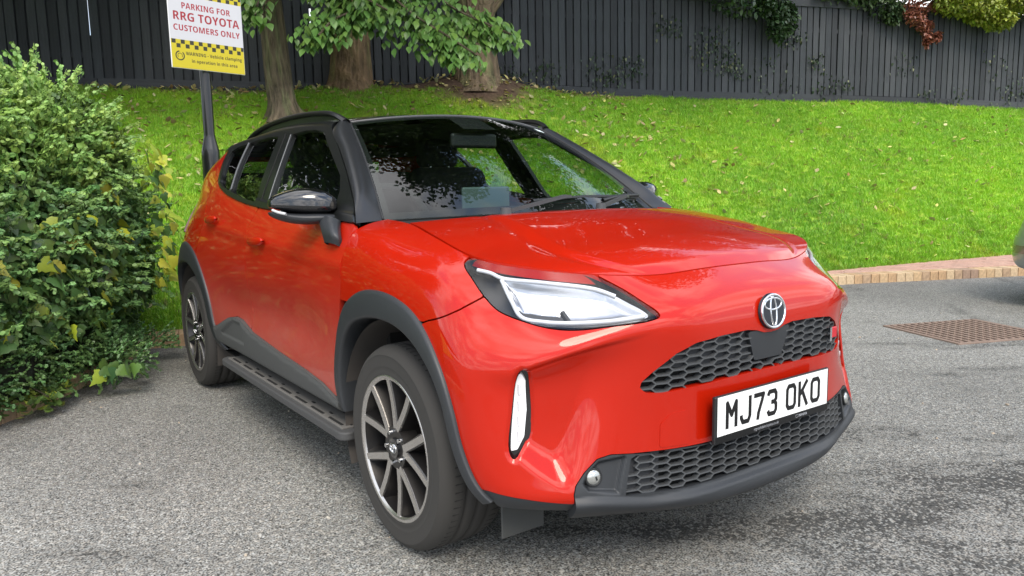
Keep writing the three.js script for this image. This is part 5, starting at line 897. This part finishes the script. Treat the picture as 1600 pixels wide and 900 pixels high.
// ---- cowl and wipers
mesh('cowl', gridGeo(8, 40, (u, v) => { const t = lerp(-1, 1, v), b = edgeB(t), s = scB(t); return [lerp(b[0], s[0] - .01, u), lerp(b[1] - .018, s[1] - .004, u) - .012 * Math.sin(Math.PI * u), lerp(b[2], s[2], u)]; }), plasticDark, car);
function wiper(a, mid, b, base, blade0, blade1) {
  const arm = mesh('wiper', [bar(base, mid, .020, .012), bar(mid, b, .014, .010), new THREE.CylinderGeometry(.018, .022, .03, 16).translate(...base)], std([.055, .057, .06], .4), car);
  mesh('wiper_blade', [tube([blade0, blade1.map((x, i) => lerp(blade0[i], x, .5) + (i === 1 ? .006 : 0)), blade1], .0085, 20, 6), bar(blade0.map((x, i) => x - (i === 1 ? .008 : 0)), blade1.map((x, i) => x - (i === 1 ? .008 : 0)), .004, .012)], plasticDark, arm);
}
{
  const S = (s, t, d) => screenAt(s, t, -d);
  wiper(0, S(.055, -.02, .03), S(.07, -.08, .02), [-.16, 1.050, .30], S(.055, .20, .012), S(.075, -.62, .012));
  wiper(0, S(.05, -.60, .03), S(.06, -.66, .022), [-.185, 1.052, -.18], S(.045, -.35, .012), S(.10, -.93, .012));
}

// ---- door mirrors
rightLeft('door_mirror', (() => {
  const f = (u, v) => { const a = u * 2 * Math.PI, b = (v - .5) * Math.PI, e = (x, p) => Math.sign(x) * Math.pow(Math.abs(x), p); let X = e(Math.cos(b), .75) * e(Math.cos(a), .8), Y = e(Math.cos(b), .75) * e(Math.sin(a), .75), Z = e(Math.sin(b), .8); const taper = 1 - .30 * sstep(-.2, 1, Z) ; return [-.600 + X * .080 * taper - .060 * (Z + 1) * .6, 1.085 + (Y > 0 ? Y * .066 * taper : Y * .030 * taper) + .006 * Z, .876 + Z * .112]; };
  return gridGeo(40, 30, f);
})(), gloss, (m, l) => {
  const M = (g) => (l ? mirrorZ(g) : g);
  const e = (x, p) => Math.sign(x) * Math.pow(Math.abs(x), p);
  mesh('mirror_base', M(gridGeo(40, 24, (u, v) => { const a = u * 2 * Math.PI, b = (v - .5) * Math.PI, Z = e(Math.sin(b), .8), X = e(Math.cos(b), .75) * e(Math.cos(a), .8), Y = e(Math.cos(b), .75) * e(Math.sin(a), .75), taper = 1 - .25 * sstep(-.2, 1, Z); return [-.596 + X * .084 * taper - .060 * (Z + 1) * .6, 1.042 + Y * (Y > 0 ? .016 : .026) * taper + .020 * (Z > 0 ? Z * Z : 0), .876 + Z * .112]; })), plastic, m);
  mesh('mirror_arm', M((() => { const A = [[-.545, 1.036, .815], [-.490, 1.010, .838], [-.448, .978, .850], [-.446, .946, .846]].map(V3), c = new THREE.CatmullRomCurve3(A); return gridGeo(16, 16, (u, v) => { const p = c.getPoint(u), a = v * 2 * Math.PI; return [p.x + .068 * e(Math.cos(a), .7) * lerp(1.1, .75, u), p.y + .012 * e(Math.sin(a), .7), p.z + .022 * e(Math.sin(a), .7) - .006]; }); })()), plastic, m);
  mesh('turn_signal', M(tube([[-.590, 1.058, .953], [-.612, 1.064, .972], [-.640, 1.072, .984]], .0055, 16, 8)), phys([.50, .51, .52], .1, 0, { clearcoat: 1 }), m);
  mesh('mirror_pane', M(rbox(.006, .080, .14, -.700, 1.085, .868, .003)), mirrorGlass, m);
});

// ---- wheels
const tyreMat = std([0.040, 0.038, 0.035], 0.85), alloy = std([.62, .60, .58], .27, .9), alloyDark = phys([.012, .011, .011], .35, .2, { clearcoat: .3 }), discMat = std([.30, .28, .26], .35, .9);
function wheel(x, z, k, turn) {
  const w = new THREE.Group(); w.name = 'wheel'; car.add(w); w.position.set(x, WY, 0); w.rotation.y = turn;
  const Z = (g) => { const h = g.translate(0, 0, z); return k < 0 ? mirrorZ(h) : h; };
  const prof = [[.228, .010], [.236, .014], [.243, .010], [.256, .012], [.260, .0135], [.264, .012], [.280, .0138], [.292, .0128], [.2935, .0142], [.297, .0138], [.300, .011], [.311, .004], [.319, -.008], [.3235, -.020], [.325, -.042], [.3255, -.056]];
  for (const q of [[.317, -.058], [.317, -.066], [.3257, -.068], [.326, -.097], [.317, -.099], [.317, -.109], [.326, -.111], [.3257, -.140], [.317, -.142], [.317, -.150], [.3255, -.152], [.3235, -.185], [.315, -.205], [.29, -.216], [.24, -.212]]) prof.push(q);
  mesh('tyre', Z(new THREE.LatheGeometry(prof.map(([r, d]) => new THREE.Vector2(r, d)), 96).rotateX(Math.PI / 2)), tyreMat, w);
  const blocks = []; for (let i = 0; i < 80; i++) { const a = i / 80 * 2 * Math.PI; for (const [zz, ww] of [[-.036, .026], [-.172, .026]]) blocks.push(box(.0030, .0028, ww, 0, 0, 0).translate(.3236, 0, zz).rotateZ(a)); }
  tag(mesh('tread_groove', Z(join(blocks)), std([.02, .019, .018], .95), w), null, null, null, 'stuff');
  const rim = [[.232, .010], [.229, .013], [.222, .010], [.219, .002], [.214, -.03], [.205, -.06], [.20, -.16], [.212, -.19]];
  const R = mesh('rim', Z(new THREE.LatheGeometry(rim.map(([r, d]) => new THREE.Vector2(r, d)), 80).rotateX(Math.PI / 2)), alloyDark, w);
  mesh('rim_lip', Z(new THREE.LatheGeometry([[.233, .009], [.230, .0145], [.222, .0115], [.216, .006]].map(([r, d]) => new THREE.Vector2(r, d)), 80).rotateX(Math.PI / 2)), alloy, R);
  for (let i = 0; i < 5; i++) {
    const c = (77 + 72 * i) * Math.PI / 180, dark = [], face = [];
    for (const s of [-1, 1]) {
      const a0 = c + s * .08, a1 = c + s * .325, p0 = [.056 * Math.cos(a0), .066 * Math.sin(a0)], p1 = [.221 * Math.cos(a1), .221 * Math.sin(a1)], dx = p1[0] - p0[0], dy = p1[1] - p0[1], l = Math.hypot(dx, dy), nx = -dy / l, ny = dx / l;
      const loft = (w0, w1, d0, d1, z0, z1, taperBack) => { const P = [], add = (q) => P.push(...q), v = []; for (let t = 0; t <= 6; t++) { const f = t / 6, wd = lerp(w0, w1, f), zf = lerp(z0, z1, f) - .004 * Math.sin(Math.PI * f), zb = zf - lerp(d0, d1, f), X = lerp(p0[0], p1[0], f), Y = lerp(p0[1], p1[1], f); v.push([[X + nx * wd, Y + ny * wd, zf], [X - nx * wd, Y - ny * wd, zf], [X - nx * wd * taperBack, Y - ny * wd * taperBack, zb], [X + nx * wd * taperBack, Y + ny * wd * taperBack, zb]]); } for (let t = 0; t < 6; t++) for (let q = 0; q < 4; q++) { const A = v[t][q], B = v[t][(q + 1) % 4], C = v[t + 1][(q + 1) % 4], D = v[t + 1][q]; add(A); add(C); add(B); add(A); add(D); add(C); } const g = new THREE.BufferGeometry(); g.setAttribute('position', new THREE.Float32BufferAttribute(P, 3)); g.computeVertexNormals(); return g; };
      dark.push(loft(.0150, .0160, .045, .04, .0005, .006, 1.6)); face.push(loft(.0115, .0105, .004, .004, .004, .0095, 1));
    }
    const sp = mesh('spoke', Z(join(dark)), alloyDark, w); mesh('spoke_face', Z(join(face)), alloy, sp);
  }
  const hub = mesh('hub', Z(new THREE.CylinderGeometry(.068, .075, .05, 40).rotateX(Math.PI / 2).translate(0, 0, -.022)), alloyDark, w);
  for (let i = 0; i < 5; i++) { const a = (77 + 36 + 72 * i) * Math.PI / 180; mesh('wheel_nut', Z(new THREE.CylinderGeometry(.0075, .009, .016, 6).rotateX(Math.PI / 2).translate(.051 * Math.cos(a), .051 * Math.sin(a), .004)), chrome, hub); }
  const cap = mesh('centre_cap', Z(new THREE.CylinderGeometry(.032, .033, .012, 32).rotateX(Math.PI / 2).translate(0, 0, .004)), gloss, hub);
  mesh('cap_ring', [[.021, .015, 0], [.007, .0135, 0], [.015, .006, .006]].map(([a, b, y]) => Z(new THREE.TorusGeometry(1, .11, 6, 32).scale(a, b, .018).translate(0, y, .0105))), chrome, cap);
  mesh('brake_disc', Z(new THREE.CylinderGeometry(.138, .138, .02, 48).rotateX(Math.PI / 2).translate(0, 0, -.085)), discMat, w);
  mesh('brake_caliper', Z(rbox(.07, .15, .06, x > -1 ? .13 : -.13, .02, -.085, .015)), std([.10, .10, .10], .5, .5), w);
}
for (const k of [1, -1]) { wheel(0, .848, k, -.006); wheel(WB, .848, k, 0); }
// wheel housings, floor and inner shell
for (const k of [1, -1]) for (const x of [0, WB]) mesh('wheel_liner', (() => { const j = join([gridGeo(40, 6, (u, v) => { const a = lerp(x < -1 ? -.35 : .30, Math.PI + .42, u); return [x + .415 * Math.cos(a), WY + .405 * Math.sin(a), lerp(.47, .842, v)]; }), new THREE.CircleGeometry(.43, 32, 0, Math.PI).translate(x, WY, .48)]); return k < 0 ? mirrorZ(j) : j; })(), std([.065, .058, .052], .95), car);
mesh('underbody', [box(2.1, .06, 1.5, -1.28, .25, 0), box(.50, .05, 1.0, .36, .30, 0), box(.45, .12, 1.0, -2.82, .36, 0)], matte, car);
mesh('inner_shell', [both(panel(SF, SFU(0), SFU(10.4), .3, 7.9, .05, (p) => Math.max(-wheelHole(p), -Math.min(oGrille(p.s, p.y), oLowGrille(p.s, p.y)) * 0 - 1, -oHead(p.s, p.y) * 1 - .03), { off: () => -.085, flange: 0 })), both(panel(SS, 2, 13, .3, 7.9, .06, (p) => -wheelHole(p), { off: () => -.045, flange: 0 }))], matte, car);
mesh('bulkhead', box(.03, .75, 1.45, -.28, .62, 0), matte, car);

// ---- running boards and mud flaps
rightLeft('running_board', (() => { const s = new THREE.Shape(); s.moveTo(-1.93, .72); s.lineTo(-.375, .72); s.lineTo(-.362, .845); s.quadraticCurveTo(-.362, .876, -.395, .878); s.lineTo(-1.86, .884); s.quadraticCurveTo(-1.90, .882, -1.915, .85); s.lineTo(-1.93, .72); s.closePath(); return new THREE.ExtrudeGeometry(s, { depth: .019, bevelEnabled: true, bevelSize: .006, bevelThickness: .006, bevelSegments: 2 }).rotateX(Math.PI / 2).translate(0, .288, 0); })(), std([.065, .066, .067], .6), (m, l) => {
  const k = l ? -1 : 1; mesh('tread_strip', rbox(1.46, .010, .082, -1.13, .296, .822 * k, .004), dusty, m);
  for (let i = 0; i < 8; i++) { const x = -1.75 + i * .18; mesh('grip_slot', rbox(.125, .007, .012, x, .3000, .848 * k, .003), matte, m); mesh('grip_slot', rbox(.030, .007, .010, x + .07, .3000, .822 * k, .003), matte, m); }
});
rightLeft('mud_flap', rbox(.008, .125, .15, .40, .215, .655, .004), std([.05, .052, .05], .7));

// ---- cabin
mesh('dashboard', gridGeo(14, 20, (u, v) => { const t = lerp(-1, 1, v), a = u * 1.9; return [-.30 - .50 * u - .06 * (1 - t * t) * (1 - u), 1.000 + .03 * Math.sin(a) - .22 * sstep(.75, 1, u), .69 * t * lerp(1, .98, u)]; }), seatCloth, car);
mesh('dash_screen', rbox(.02, .13, .25, -.74, 1.075, 0, .01), std([.10, .14, .13], .25), car);
mesh('steering_wheel', new THREE.TorusGeometry(.175, .016, 10, 40).rotateY(Math.PI / 2).rotateZ(.4).translate(-.93, .99, .36), seatCloth, car);
for (const z of [.37, -.37]) {
  const s = mesh('seat', [rbox(.50, .16, .50, -1.30, .62, z, .06, 3), rbox(.16, .62, .48, 0, .31, 0, .07, 3).rotateZ(.32).translate(-1.52, .66, z)], seatCloth, car);
  mesh('headrest', rbox(.10, .17, .26, -1.80, 1.335, z, .05, 3), seatCloth, s);
  for (const d of [-.06, .06]) mesh('headrest_post', new THREE.CylinderGeometry(.006, .006, .10, 8).translate(-1.775, 1.235, z + d), chrome, s);
}
mesh('rear_seat', [rbox(.45, .2, 1.25, -2.15, .62, 0, .07, 3), rbox(.14, .6, 1.25, 0, .3, 0, .07, 3).rotateZ(.35).translate(-2.35, .68, 0)], seatCloth, car);
mesh('cabin_mirror', rbox(.03, .065, .24, -.83, 1.345, .0, .014), std([.02, .02, .02], .3), car);
mesh('headlining', gridGeo(6, 6, (u, v) => { const t = lerp(-1, 1, v); return [lerp(-1.0, -2.4, u), 1.40 + .03 * (1 - t * t), .52 * t]; }), std([.03, .03, .03], .9), car);
mesh('cabin_floor', box(2.3, .03, 1.5, -1.5, .36, 0), matte, car);
{ const q = [.86, .90].map((s) => screenAt(s, -.83, .006)); mesh('screen_sticker', gridGeo(1, 1, (u, v) => screenAt(lerp(.885, .93, u), lerp(-.80, -.90, v), -.003)), std([.7, .8, .8], .4), car); }
// ---------------------------------------------------------------- the grey car in a bay further along
{
  const grey = phys([.34, .37, .355], .32, .35, { clearcoat: 1, clearcoatRoughness: .04 });
  const c = car.clone(); c.name = 'grey_car'; scene.add(c); c.position.set(2.370, 0, -6.362); tag(c, 'silver grey car at the right edge, only its rear corner in the picture', 'car');
  const drop = []; c.traverse((o) => { if (o.material === paint || o.material === doorPaint) o.material = grey; if (['number_plate', 'running_board', 'grille_badge', 'mud_flap'].includes(o.name)) drop.push(o); if (o.name === 'rear_bumper') { o.material = grey; } if (o.name === 'roof') o.material = grey; });
  drop.forEach((o) => o.removeFromParent());
  const ref = panel(SS, 10.2, 11.6, 1, 5, .012, (p) => Math.max(Math.abs(p.y - .50) - .035, -p.x - 3.2, p.x + 3.01), { off: () => .018, flange: .01 });
  for (const g of [ref, mirrorZ(ref)]) mesh('rear_reflector', g, phys([.22, .16, .13], .15, 0, { clearcoat: 1 }), c);
}
renderer.render(scene, camera);
